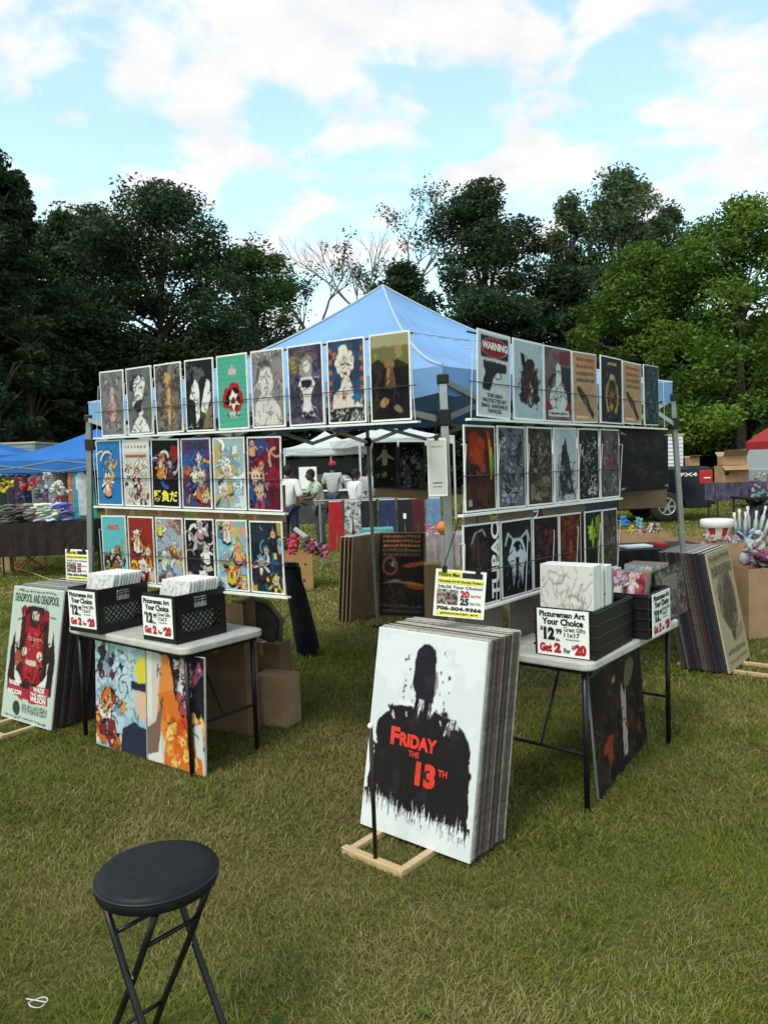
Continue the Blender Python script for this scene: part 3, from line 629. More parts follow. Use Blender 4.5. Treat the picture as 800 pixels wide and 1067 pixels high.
def a_dark(c, lt='b8b8b4', mid='5a5a5c', tint=None, n=40, box=(.1, .05, .9, .9), thr=.55):
    c.noise(mid, 5, thr, .9); c.noise(lt, 9, .62, .8, 7, box)
    if tint: c.noise(tint, 4, .56, .8, 9, box)
    c.scr(n, lt, box, .007, .16); c.scr(n, '08080a', (0, 0, 1, 1), .01, .2)
def a_gun(c, ink='24302f', rows=4, tan='b08c68', red='9a3c2c'):
    c.noise('a07e5c', 6, .55, .5); y = .88
    for k, col in enumerate((red, red, '5c4a34', '5c4a34')): c.words(y, .055, .14, .88, col, 1); y -= .1
    c.poly([(.14, .5), (.24, .52), (.62, .34), (.66, .26), (.86, .1), (.78, .04), (.6, .16), (.5, .26), (.36, .3), (.2, .42)], ink); c.ell(.46, .3, .1, .05, '5a5040', -.6); c.words(.05, .04, .1, .6, 'd8ccb4')
def a_warn(c):
    c.rect(.06, .7, .94, .965, '2c2226'); c.ell(.5, .83, .42, .12, '8e2028'); c.ring(.5, .83, .42, .12, .03, 'b8a0a0')
    c.poly([(.14, .66), (.2, .67), (.22, .655), (.88, .655), (.9, .6), (.88, .54), (.6, .535), (.52, .5), (.46, .47), (.4, .34), (.36, .3), (.12, .31), (.1, .34), (.2, .52), (.14, .58)], '222c2c')
    c.ring(.6, .5, .12, .042, .12, '222c2c'); c.rect(.2, .635, .86, .64, '4c5858')
def a_rider(c):
    c.noise('93a8b4', 5, .5, .5); c.poly([(.2, .85), (.34, .84), (.44, .62), (.3, .6)], '1c1a1e'); c.ell(.55, .72, .16, .07, '2c2020'); c.poly([(.3, .66), (.7, .68), (.86, .5), (.8, .26), (.24, .26), (.2, .5)], '38261f')
    c.ell(.3, .27, .15, .07, '2c2522', wob=.1); c.ell(.74, .27, .13, .07, '2c2522', wob=.1); c.ell(.54, .24, .12, .1, '4a4440'); c.ell(.54, .24, .06, .06, '8c949a'); c.poly([(.5, .5), (.58, .48), (.66, .36), (.58, .34)], 'c0b8b4'); c.scr(40, '100c0c', (.2, .2, .85, .75), .01, .14); c.scr(14, '7a5c4c', (.25, .25, .8, .7), .008, .1)
def a_hand(c):
    c.noise('584048', 4, .5, .8); c.rect(.55, .78, 1, .96, '6a2c34'); c.noise('22242a', 4, .45, .9, 3, (0, .1, 1, .75)); c.ell(.5, .3, .33, .22, 'c4ccca', wob=.06); c.poly([(.4, .45), (.62, .45), (.6, .76), (.5, .8), (.42, .76)], 'c4ccca')
    c.scr(26, '30383c', (.2, .12, .8, .78), .009, .14); c.rect(.12, .06, .9, .14, 'cfcbc4'); c.words(.085, .03, .16, .86, '2a2a2a'); c.poly([(0, .16), (.3, .16), (.16, .26), (0, .26)], '862830'); c.poly([(.74, .15), (1, .15), (1, .26), (.84, .26)], '862830')
def a_oval(c, halo='a08a54', core='2a1c14'):
    c.noise('14161c', 4, .5, .7); c.ell(.52, .42, .32, .3, halo, wob=.06); c.ell(.52, .42, .25, .26, '54442c', wob=.05); c.ell(.5, .7, .1, .05, 'b0a080'); c.poly([(.4, .66), (.62, .66), (.72, .3), (.6, .1), (.42, .1), (.3, .3)], core); c.star(.5, .42, .16, '8c4c34', 6, .5); c.star(.48, .25, .14, halo, 6, .5); c.words(.88, .05, .3, .75, 'c8a050'); c.scr(22, halo, (.2, .1, .85, .75), .008, .1)
def a_redsmoke(c):
    c.noise('38201c', 5, .45, .9); c.ell(.36, .72, .27, .2, '8e2a16', wob=.1, al=.9); c.noise('b0401c', 6, .56, .7, 2, (.1, .4, .66, .96)); c.noise('201414', 5, .5, .8, 3, (.05, .05, .8, .55))
    for k, q in enumerate(('b8401c', 'c87c20', 'c8b030', '4c8c34')): c.poly([(.72+k*.05, .95-k*.1), (.8+k*.05, .95-k*.1), (.94, .5), (.88-k*.02, .35)], q, .9)
    c.rect(.08, .05, .2, .13, 'a09890')
def a_vertname(c):
    c.noise('2c2224', 4, .5, .8); c.ell(.4, .6, .26, .22, '3a2a28', wob=.1); c.noise('5a3c38', 6, .56, .8, 3, (.1, .3, .66, .9)); c.curve([(.2, .78), (.3, .9), (.5, .93), (.62, .84)], .02, 'a8a4a0'); c.scr(20, '0c0a0c', (0, 0, .7, 1), .01, .2); c.rect(.70, 0, 1, 1, '18181c')
def a_drip(c):
    c.noise('2c2c30', 5, .5, .8); c.curve([(.12, .7), (.2, .84), (.4, .74), (.6, .74), (.85, .84), (.92, .7)], .028, 'b8bcc0'); c.poly([(.34, .74), (.68, .74), (.84, .5), (.72, .36), (.66, .1), (.6, .34), (.52, .06), (.45, .34), (.36, .1), (.32, .36), (.18, .5)], 'c4ccd4'); c.ell(.5, .66, .1, .07, '141418', wob=.2); c.poly([(.44, .5), (.56, .5), (.54, .2), (.46, .2)], '18181c'); c.scr(26, '101014', (.2, .1, .8, .75), .01, .14); c.scr(10, '8c949c', (0, 0, 1, .5), .008, .12)
def a_smoke(c, lt='b8c0c8'):
    c.noise(lt, 3, .5, .9, 1, (0, .4, 1, 1)); c.ell(.42, .66, .14, .1, '202226', wob=.2); c.poly([(.36, .72), (.5, .9), (.58, .68), (.76, .4), (.82, .1), (.1, .08), (.2, .42)], '26282c', .9); c.noise('8c9296', 9, .57, .8, 6, (.05, .02, .95, .5)); c.scr(40, '0c0c10', (.05, .02, .95, .6), .009, .14)
def a_leafy(c):
    c.noise('15180f', 5, .5, .9); c.star(.45, .66, .36, '8fae2c', 6, .5); c.star(.3, .7, .2, 'b4c440', 6, .5); c.poly([(.6, .9), (.9, .95), (.96, .5), (.8, .3), (.7, .6)], '6e8c28'); c.poly([(.7, .5), (.95, .5), (.9, .1), (.75, .1)], 'b8a83c', .8); c.scr(26, '14180c', (0, 0, 1, 1), .012, .2)
def a_plate(c):
    c.noise('342c28', 6, .5, .8); y = .94
    for k in range(5): c.words(y, .035, .08, .92, ('9a6a4c', 'a06a50', 'b07850', '8c6450', '6a5a50')[k]); y -= .055
    c.ring(.24, .6, .15, .1, .16, '8a5a4c'); c.star(.3, .62, .07, '9c9484', 5, .5); c.ell(.8, .62, .28, .028, 'a85c34', .12); c.ell(.8, .36, .24, .04, 'a8542c', -.15); c.ell(.8, .385, .24, .016, 'c08c30', -.15)
    c.poly([(.02, .38), (.4, .44), (.75, .38), (.4, .4)], '8c8880'); c.scr(16, '54483c', (.1, .15, .9, .4), .006, .3); c.words(.1, .04, .06, .94, '5c5450', 2)
def a_spooky(c):
    c.noise('26221f', 5, .5, .8); c.poly([(.3, .7), (.46, .84), (.66, .7), (.6, .5), (.5, .3), (.3, .3)], '2f2a2a'); c.poly([(.42, .86), (.58, .86), (.64, .76), (.9, .66), (.92, .62), (.64, .68), (.6, .5), (.4, .5), (.38, .68), (.12, .6), (.14, .65), (.36, .78)], 'c2b8a0'); c.ell(.5, .93, .06, .035, '8c6a50'); c.star(.5, .3, .18, 'b09840', 6, .6); c.star(.2, .28, .13, '4c7c90', 6, .6); c.star(.8, .2, .08, '8c8c8c', 6, .5); c.scr(12, '0c0c0c', (.2, .2, .8, .5), .01, .1)
def hash_(s): return sum((i+1)*ord(ch) for i, ch in enumerate(s))
# --- one poster of the walls: thing > print, border (> nothing), lettering where the photo shows words
def poster(TL, TR, BR, BL, cv, label, group, words=None, cat='poster', edge=.009, bm=None, th=.006, name='poster', pull=.0):
    X = ((TR-TL)+(BR-BL)).normalized(); c = (TL+TR+BR+BL)/4; w = ((TR-TL).length+(BR-BL).length)/2; Yv = ((TL-BL)+(TR-BR)); h = Yv.length/2
    M = frame(c, X, Yv); M.translation = c-M.col[0].xyz*w/2-M.col[1].xyz*h/2+M.col[2].xyz*pull
    rt = (hash_(label) % 100-50)/50*.011; M = M @ Matrix.Translation((w/2, h/2, 0)) @ Matrix.Rotation(rt, 4, 'Z') @ Matrix.Translation((-w/2, -h/2, 0))
    t = thing(name, label, cat, M=M, group=group)
    panel('print', w-2*edge, h-2*edge, cv, t, z=th/2+.0015, ox=edge, oy=edge)
    b = MB(); b.box((w/2, h/2, 0), (w, h, th)).build('border', bm or M_white, t)
    if words:
        for mt, items in words: lettering(t, mt, [(s, x*w, y*h, ww*w, hh*h)+tuple(r) for s, x, y, ww, hh, *r in items], z=th/2+.0035)
    return t
def quadrow(q, A, B, edges, gap=.008):
    """pixel quad of a row on the vertical plane A-B, cut at fractions"""
    TL, TR, BR, BL = [PL(x, y, A, B) for x, y in q]; out = []
    for e0, e1 in edges: out.append((TL.lerp(TR, e0), TL.lerp(TR, e1), BL.lerp(BR, e1), BL.lerp(BR, e0)))
    return out, (TL, TR, BR, BL)
def ev(n, g=.006): return [(k/n+g, (k+1)/n-g) for k in range(n)]
def rack(q4, label, nv, wires=(.38, .72), ext=.02):
    TL, TR, BR, BL = q4; X = (BR-BL).normalized(); n = X.cross(Vector((0, 0, 1))).normalized()   # toward the viewer
    t = thing('display_rack', label, 'rack', tuple(BL), 0, 'wire racks the poster rows stand in'); o = BL
    a = BL-X*ext-o; b = BR+X*ext-o
    MB().bar(a-Vector((0, 0, .012))+n*.012, b-Vector((0, 0, .012))+n*.010, .034, .011).build('bottom_rail', M_white, t)
    for f in wires:
        p = BL.lerp(TL, f)-o-X*ext+n*.014; q = BR.lerp(TR, f)-o+X*ext+n*.014; MB().tube([p, q], .0024, 5).build('wire', M_wire, t)
    for i in range(nv+1):
        k = MB(); f = i/nv; p = BL.lerp(BR, f)-o+n*.014; q = BL.lerp(BR, f).lerp(TL.lerp(TR, f), .78)-o+n*.014; k.tube([p, q], .0022, 4)
        k.tube([q, q-n*.03], .0022, 4); k.build('upright_wire', M_wwire, t)
    back = MB()
    for f in (.04, .96):
        p = BL.lerp(BR, f)-o-n*.02; q = TL.lerp(TR, f)-o-n*.02; back.tube([p-Vector((0, 0, .02)), q+Vector((0, 0, .0))], .005, 6)
    back.tube([BL.lerp(TL, .97)-o-n*.02, BR.lerp(TR, .97)-o-n*.02], .005, 6); back.build('back_frame', M_black, t)
    return t
LA, LB = (-1.89, 5.15), (.14, 3.80); RA, RB = (.46, 3.72), (1.95, 5.42)
g1 = 'posters in the top row of the left wall'; g2 = 'posters in the middle row of the left wall'; g3 = 'posters in the bottom row of the left wall'
row, q4 = quadrow([(105, 388), (427.5, 343.5), (434, 437), (103, 455)], LA, LB, ev(9)); rack(q4, 'long white-railed wire rack holding the nine-poster top row of the left wall', 9, (.38,))
CAST = [(art('ghost', 1, bg='77767a'), 'grey poster with a thin pinkish figure and ornaments in its corners'),
    (art('swirl', 2, bg='6a6b6e'), 'black and white poster with a pale swirling face, second in the top row'),
    (art('column', 3, bg='6d6662'), 'brown-grey poster with a golden upright form in its middle'),
    (art('twoforms', 4, bg='4a4a4a'), 'black and grey poster with two tall white shapes'),
    (art('tealflower', 5, bg='4fa890'), 'teal dotted poster with a big red-ringed dark blossom'),
    (art('sketch', 6, bg='8c888a'), 'grey sketch portrait poster with pink patches on its right side'),
    (art('figure', 7, bg='4c4658'), 'purple-grey poster of a pale standing figure with a yellow glow at upper left'),
    (art('portrait', 8, bg='31506e'), 'poster of a pale face with orange side stripes and a white scribbled foot'),
    (art('oldpaint', 9, bg='8d8352'), 'dark old-master style poster with an olive sky, right end of the top row')]
for q, (c, l) in zip(row, CAST): poster(*q, c, l, g1)
row, q4 = quadrow([(98.5, 459), (293, 454.3), (297, 533), (103.3, 526)], LA, LB, ev(6)); rack(q4, 'white-railed wire rack holding the six-poster middle row of the left wall', 6, (.42,))
P = [(art('mix', 11, bg='2c74b4', pal=['e0dccc', 'd8b43c', 'e8e4da', '2c74b4', 'd49a74'], n=16, box=(.3, .2, .75, .85), rmax=.17), 'blue poster with a cluster of white and yellow blobs', None),
    (art('words_top', 12, bg='c8c4bc', pal=['c8c4bc', '9a5a34', '38332f', 'e2dfd8', '7c4a30'], n=30), 'pale poster with a band of brown characters over black and white shapes', None),
    (art('mix', 13, bg='161418', pal=['a82c24', '2c5c9c', 'd8d0c4', 'c87c3c', '5a1c1c'], n=18, box=(.15, .45, .85, .8), rmax=.18), 'black poster with red and blue shapes over yellow Japanese characters', [(M_yel, [('勝負だ', .07, .08, .86, .17, .03)])]),
    (art('mix', 14, bg='4a3c6c', pal=['2c5c9c', 'd86c24', 'e0dccc', '9c2c34', '3c2c50', 'd0a040'], n=26, box=(.05, .02, .95, .7), rmax=.24), 'purple poster with the word SONIC along its top', [(M_ink, [('SONIC', .15, .845, .72, .105, .05)])]),
    (art('mix', 15, bg='9cb0b4', pal=['a8c4d8', 'dce4e8', '7c9cbc', 'c8a040', 'e8ecec'], n=22, box=(.1, .1, .9, .85), rmax=.26, ln='3c4854'), 'silvery pale-blue poster with a gold spot at upper left', None),
    (art('mix', 16, bg='5c1c2c', pal=['8c2434', '24508c', '1c3c74', 'b43440', '3c1c24', 'c89474'], n=34, rmax=.26), 'maroon poster with a large blue shape, right end of the middle row', None)]
for q, (c, l, wd) in zip(row, P):
    poster(*q, c, l, g2, wd)
row, q4 = quadrow([(104.3, 536.6), (294.4, 543.5), (299.6, 620), (109.3, 603.5)], LA, LB, ev(6)); rack(q4, 'white-railed wire rack holding the six-poster bottom row of the left wall', 6, (.42,))
P = [(art('mix', 21, bg='5cb0b8', pal=['26262c', 'c8a03c', '30302f', '8c5c4c', 'd8d0c0'], n=14, box=(.15, .02, .85, .45), rmax=.24), 'teal poster with a red scrawl above dark figures', [(M_redp, [('NARUTO', .26, .78, .5, .08, .03)])]),
    (art('mix', 22, bg='8c2c24', pal=['d8d4cc', 'd8b02c', '7c241c', 'e4e0d8', 'c8862c'], n=20, box=(.1, .02, .95, .85), rmax=.26), 'red and yellow poster with jagged white shapes', None),
    (art('mix', 23, bg='98a4b0', pal=['8c4c34', 'c8ccd4', 'd0c444', '5c7c9c', 'b87450', '403434'], n=34, rmax=.2), 'pastel poster of crowded brown and blue shapes', None),
    (art('mix', 24, bg='1a1a1c', pal=['17171a', 'dcd8d8', 'b88c90', '26262a', 'e0dcd8'], n=26, rmax=.24), 'black poster with white and dusty pink splashes', None),
    (art('mix', 25, bg='7cacbc', pal=['c83c2c', 'd8907c', 'd0b43c', '3c6c7c', 'dcd4c8', 'd86040'], n=30, rmax=.24), 'sky-blue poster with coral and orange shapes', None),
    (art('mix', 26, bg='26303c', pal=['2c5c8c', 'c8502c', 'd0b83c', '1c1c28', '5c8cac', '3c2c34', 'c8ccd0'], n=32, rmax=.22), 'dark poster with blue, yellow and orange shapes, right end of the bottom row', None)]
for q, (c, l, wd) in zip(row, P): poster(*q, c, l, g3, wd)
g4 = 'posters in the top row of the right wall'; g5 = 'posters in the middle row of the right wall'; g6 = 'posters in the bottom row of the right wall'
def rq(*p): return [PL(x, y, RA, RB) for x, y in p]
M_frame = mat('light_frame', (.62, .66, .68), .45)
R1 = [((498, 341.5), (531, 351.6), (531, 437), (495.5, 434)), ((533.8, 352), (564.3, 358), (566.3, 439.3), (534.7, 437)), ((565.5, 358.8), (594, 365), (595, 440), (567, 439.3)), ((595.6, 365.4), (622.4, 370), (620, 440.7), (596, 440)),
    ((625.3, 368.8), (647, 375.4), (647.2, 441.6), (625, 441)), ((647.6, 375.4), (666.4, 379.7), (668.4, 442.5), (648.5, 441.6)), ((670.4, 379.5), (685.6, 382.3), (685, 443.4), (669.8, 442.7))]
P = [(art('warn', 31, bg='c4ccd0'), 'white warning sign poster with a black pistol and a red oval', [(M_inkw, [('WARNING', .12, .785, .76, .09, .04)]), (M_ink, [('THIS AREA', .26, .235, .48, .045, .03), ('PROTECTED BY', .14, .175, .72, .045, .03), ('SMALL HANDHELD', .10, .115, .80, .045, .03), ('DEVICES', .3, .055, .4, .045, .03)])], .012),
    (art('rider', 32, bg='a9bcc6'), 'light blue poster with a dark brown rider-like silhouette and wheel', None, .012),
    (art('hand', 33, bg='6c5c64'), 'poster with a large white bulb-like shape above a white caption strip', None, .008),
    (art('gun', 34, bg='b39270'), 'tan poster with red lines of print and a revolver, left one of the two', None, .008),
    (art('oval', 35, bg='1e2430'), 'dark navy poster with a golden oval figure', None, .008),
    (art('gun', 36, bg='b0906e'), 'tan poster with red lines of print and a revolver, right one of the two', None, .008),
    (art('dark', 37, bg='1c2a30', lt='56707a', mid='2a3c44'), 'dark blue-green poster at the right end of the top row', None, .006)]
for q, (c, l, wd, e) in zip(R1, P): poster(*rq(*q), c, l, g4, wd, edge=e, bm=M_frame)
rack(tuple(rq((490, 342), (688, 385), (690, 445.5), (488, 434.5))), 'white-railed wire rack holding the warning sign and the rest of the top right row', 7, (.40,))
row, q4 = quadrow([(483.8, 442.9), (646.8, 448), (643, 517.5), (480, 534.7)], RA, RB, ev(6)); rack(q4, 'white-railed wire rack holding the six-poster middle row of the right wall', 6, (.42,))
P = [(art('redsmoke', 41, bg='4a2c26'), 'dark red poster with a rainbow streak at its right edge'), (art('dark', 42, bg='5c646c', lt='b4bcc4', mid='30343a', n=30), 'grey poster of pale machinery lines'), (art('dark', 43, bg='38322c', lt='8c8070', mid='5a5044', n=40), 'brown-black poster with a grid of small frames and a white patch low down'),
    (art('smoke', 44, bg='aab4bc'), 'pale grey poster with a dark spreading shape'), (art('dark', 45, bg='161618', lt='d0d0cc', mid='2c2c30', n=46), 'black poster with scattered white splashes'), (art('dark', 46, bg='544f54', lt='8c8488', mid='38343a', tint='7c3450', n=30), 'grey poster with a magenta patch, right end of the middle row')]
for q, (c, l) in zip(row, P): poster(*q, c, l, g5)
row, q4 = quadrow([(481.9, 547.3), (644.6, 529.3), (641, 590), (480.5, 637)], RA, RB, [(.006, .19), (.198, .375), (.383, .545), (.553, .705), (.735, .865), (.873, .995)]); rack(q4, 'white-railed wire rack holding the six-poster bottom row of the right wall', 6, (.42,))
P = [(art('vertname', 51, bg='241e20'), 'black poster with TUPAC in big letters up its right edge', [(M_inkw, [('TUPAC', .74, .06, .22, .92, .03, 1)])]), (art('drip', 52, bg='1e1e22'), 'black poster with a white dripping shape under two curved horns', None), (art('dark', 53, bg='241c20', lt='7c2c34', mid='34282c', n=24), 'near-black poster with thin dark red scrawl', None),
    (art('dark', 54, bg='4a241c', lt='a05030', mid='6c3020', n=24), 'rust-red poster beside the green one', None), (art('leafy', 55, bg='20241a'), 'black poster with a bright lime green splash', None), (art('dark', 56, bg='4c443c', lt='7c7468', mid='38322c', n=24), 'brown-grey poster at the right end of the bottom row', None)]
for q, (c, l, wd) in zip(row, P): poster(*q, c, l, g6, wd)
# big dark picture hung beside the middle right row
def hung_picture():
    A = (RA[0]+.05, RA[1]+.1); B = (RB[0]+.05, RB[1]+.1)
    q = [PL(x, y, A, B) for x, y in ((646, 446.5), (694.6, 445.5), (696, 512.5), (645, 513))]
    c = Cv(60, 84, '0c0a0b', 61); c.noise('181414', 5, .5, .8); c.ell(.5, .5, .4, .36, '080708', wob=.04); c.noise('2c2622', 10, .58, .8, 3, (.15, .2, .85, .85)); c.scr(40, '40362f', (.15, .18, .85, .85), .006, .12)
    for x, y in ((.06, .9), (.94, .9), (.06, .08), (.94, .08)): c.poly([(x-.06, y), (x+.06, y), (x+(.06 if x > .5 else -.06), y+(.05 if y > .5 else -.05))], '9c9c98')
    poster(*q, c, 'large black picture with pale corner tabs hung right of the right wall posters', None, cat='picture', bm=M_black, name='hung_picture')
hung_picture()
# cardboard sheets behind the rows
def sheet(q, A, B, off, label, m, name='cardboard_sheet', grp='cardboard sheets backing the poster rows'):
    d = Vector((B[0]-A[0], B[1]-A[1], 0)).normalized(); n = Vector((d.y, -d.x, 0)); A2 = (A[0]-n.x*off, A[1]-n.y*off); B2 = (B[0]-n.x*off, B[1]-n.y*off)
    P = [PL(x, y, A2, B2) for x, y in q]; X = ((P[1]-P[0])+(P[2]-P[3])).normalized(); w = (P[1]-P[0]).length; h = ((P[0]-P[3]).length+(P[1]-P[2]).length)/2
    c = sum(P, Vector())/4; M = frame(c, X, (0, 0, 1)); M.translation = c-M.col[0].xyz*w/2-M.col[1].xyz*h/2
    o = MB().box((w/2, h/2, 0), (w, h, .005)).build(name, m); o.matrix_world = M; tag(o, label, 'cardboard', grp)
sheet([(109, 500), (141, 501), (143, 560), (111, 558)], LA, LB, .06, 'brown cardboard sheet behind the blue poster at the left wall corner', M_card)
sheet([(150, 500), (190, 502), (192, 562), (152, 560)], LA, LB, .06, 'brown cardboard sheet showing under the dark middle posters of the left wall', M_card)
sheet([(206, 502), (246, 504), (248, 566), (208, 564)], LA, LB, .06, 'brown cardboard sheet showing between the silvery and pastel posters of the left wall', M_card)
sheet([(255, 505), (297, 506), (299, 568), (257, 566)], LA, LB, .06, 'brown cardboard sheet behind the maroon poster of the left wall', M_card)
sheet([(484, 505), (511, 503), (509, 575), (482, 580)], RA, RB, .06, 'grey-brown cardboard sheet behind the dark red poster', M_cardg)
sheet([(519, 500), (556, 498), (554, 570), (517, 575)], RA, RB, .06, 'grey-brown cardboard sheet behind the pale machinery poster', M_cardg)
sheet([(567, 495), (610, 492), (608, 560), (565, 565)], RA, RB, .06, 'grey-brown cardboard sheet behind the pale grey smoke poster', M_cardg)
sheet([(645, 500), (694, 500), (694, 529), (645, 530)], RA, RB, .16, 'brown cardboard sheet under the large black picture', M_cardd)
sheet([(484, 585), (524, 582), (524, 668), (482, 672)], RA, RB, .07, 'grey cardboard panel standing below the lettered black poster', M_cardg)
sheet([(532, 580), (580, 578), (578, 662), (530, 668)], RA, RB, .07, 'grey cardboard panel standing behind the first right-table crate', M_cardg)
sheet([(588, 560), (640, 556), (640, 625), (588, 640)], RA, RB, .07, 'grey cardboard panel standing behind the canvases of the right table', M_cardg)
# the green-grey post between the panels
o = MB().bar((0, 0, 0), (0, 0, .75), .04).build('wood_post', mat('green_grey_wood', (.13, .15, .07), .8, var=.2, scale=12)); o.location = (PL(527, 640, RA, RB).x, PL(527, 640, RA, RB).y+.05, 0); tag(o, 'short green-grey post standing below the bottom right poster row', 'post')
# ------------------------------------------------------------------ signs with prices
def price_sign(label, M):
    w, h = .265, .225
    t = thing('price_sign', label, 'sign', M=M, group='price signs on the picture crates')
    MB().box((w/2, h/2, 0), (w, h, .004)).build('card', M_signw, t)
    I = lambda *a: [(s, x*w, y*h, ww*w, hh*h)+tuple(r) for s, x, y, ww, hh, *r in a]
    lettering(t, M_ink, I(('Pictureman Art', .05, .83, .88, .13, .045), ('Your Choice', .10, .66, .80, .15, .045), ('$', .06, .52, .06, .10, .04), ('12', .13, .33, .22, .28, .07), ('99', .37, .47, .12, .12, .05), ('Ea.', .37, .32, .09, .06, .03),
        ('11x17', .53, .42, .30, .10, .03), ('For', .52, .07, .13, .11, .04), ('framed prints', .56, .345, .26, .05, .02)), z=.0035)
    lettering(t, M_inkg, I(('Great Gifts', .52, .54, .42, .10, .03),), z=.0035)
    lettering(t, M_inkr, I(('Get', .05, .06, .24, .20, .07), ('2', .33, .06, .14, .22, .08), ('$', .67, .16, .06, .10, .05), ('20', .73, .05, .22, .24, .08)), z=.0035)
    return t
def booth_sign(label, M, s=1.0, back=-.05, up=.10):
    w, h = .26*s, .245*s
    t = thing('booth_sign', label, 'sign', M=M, group='yellow-headed booth signs')
    MB().box((w/2, h/2, 0), (w, h, .004)).build('card', M_signw, t)
    y = MB(); y.box((w*.28, h*.90, .0025), (w*.46, h*.13, .002)); y.box((w*.5, h*.755, .0025), (w*.9, h*.10, .002)); y.box((w*.5, h*.075, .0025), (w*.9, h*.085, .002)); y.build('yellow_bands', M_yel, t)
    k = MB(); k.box((w*.73, h*.90, .0025), (w*.40, h*.11, .002)); k.build('dark_band', M_ink, t)
    c = Cv(40, 30, '98948c', 5); c.collage(['403c40', '8c4444', 'c8c0b8', '5c5c64', 'b0a8a0'], 40, rmin=.05, rmax=.14); panel('print', w*.42, h*.32, c, t, z=.0032, ox=w*.05, oy=h*.26)
    I = lambda *a: [(q, x*w, yy*h, ww*w, hh*h)+tuple(r) for q, x, yy, ww, hh, *r in a]
    lettering(t, M_ink, I(('Picture Man', .06, .855, .42, .085, .03), ('Obsolete Art & Novelty Posters', .06, .72, .88, .065, .03), ('24x36 Your Choice!', .06, .61, .88, .065, .02), ('25', .51, .27, .18, .15, .05), ('Each / 2 for', .72, .29, .2, .06, .02),
        ('706-504-9366', .05, .14, .90, .085, .05), ('pictureman art', .14, .045, .74, .06, .03)), z=.0045)
    lettering(t, M_inkr, I(('20', .51, .43, .18, .15, .05), ('Each Print', .72, .45, .2, .06, .02)), z=.0045)
    for x in (.17, .83):
        MB().box((w*x, h*1.0, 0), (.022, .03, .02)).tube([(w*x, h*1.03, 0), (w*x, h*1.03+.02, 0), (w*(.5+(x-.5)*.3), h*1.03+up, back)], .003, 5).build('clip', M_black, t, bevel=.002)
    return t
m_ = D(451, 641, 3.56); booth_sign('yellow-headed booth sign hanging at the canopy front leg behind the big poster stack', frame(m_, D(504, 646, 3.52)-m_, (0, 0, 1)), .9, -.46, .34)
m_ = D(69.5, 604, 5.12); booth_sign('yellow-headed booth sign hanging at the left wall corner above the red poster stack', frame(m_, D(97, 606, 5.0)-m_, D(69.5, 571, 5.12)-m_), .84)
# hanging white card on the front leg
def tag_card():
    a = D(446.5, 517, 3.93); b = D(466.5, 519, 3.90); b.z = a.z; c = D(447, 457, 3.93); M = frame(a, b-a, (0, 0, 1)); w = (b-a).length; h = (c-a).length
    t = thing('hanging_card', 'tall white card hanging on the canopy front leg', 'card', M=M)
    MB().box((w/2, h/2, 0), (w, h, .004)).build('card', M_signw, t)
    cv = Cv(24, 70, 'd0d0cc', 3); cv.words(.86, .02, .2, .8, '55555a'); cv.words(.2, .025, .22, .8, '26262a'); cv.words(.14, .018, .25, .75, '55555a'); panel('print', w*.9, h*.94, cv, t, z=.003, ox=w*.05, oy=h*.03)
    MB().tube([(w*.5, h, .0), (w*.45, h+.03, .004), (w*.55, h+.07, 0), (w*.5, h+.12, -.01)], .003, 5).box((w*.5, h, 0), (.02, .02, .014)).build('hook', M_black, t)
tag_card()
# two small dark pictures hung at the back of the booth + cardboard under them
bq = [((388.5, 461), (413.5, 460.5), (414, 509.5), (389, 509)), ((415.5, 460.5), (442, 460.5), (442, 511), (416, 510))]
for q, sd, k, l in zip(bq, (71, 72), ('spooky', 'dark'), ('black poster with a cream long-armed figure hanging at the back of the booth', 'black poster with faint white specks hanging beside the long-armed figure one')):
    A, B = (-.2, 7.55), (.6, 7.0)
    poster(*[PL(x, y, A, B) for x, y in q], art(k, sd, 44, 84, bg='131214'), l, 'posters hung at the back of the booth', bm=M_black, edge=.012)
sheet([(391, 500), (446, 502), (446, 520), (391, 518)], (-.2, 7.55), (.6, 7.0), .03, 'strip of brown cardboard under the two dark posters at the back of the booth', M_card)
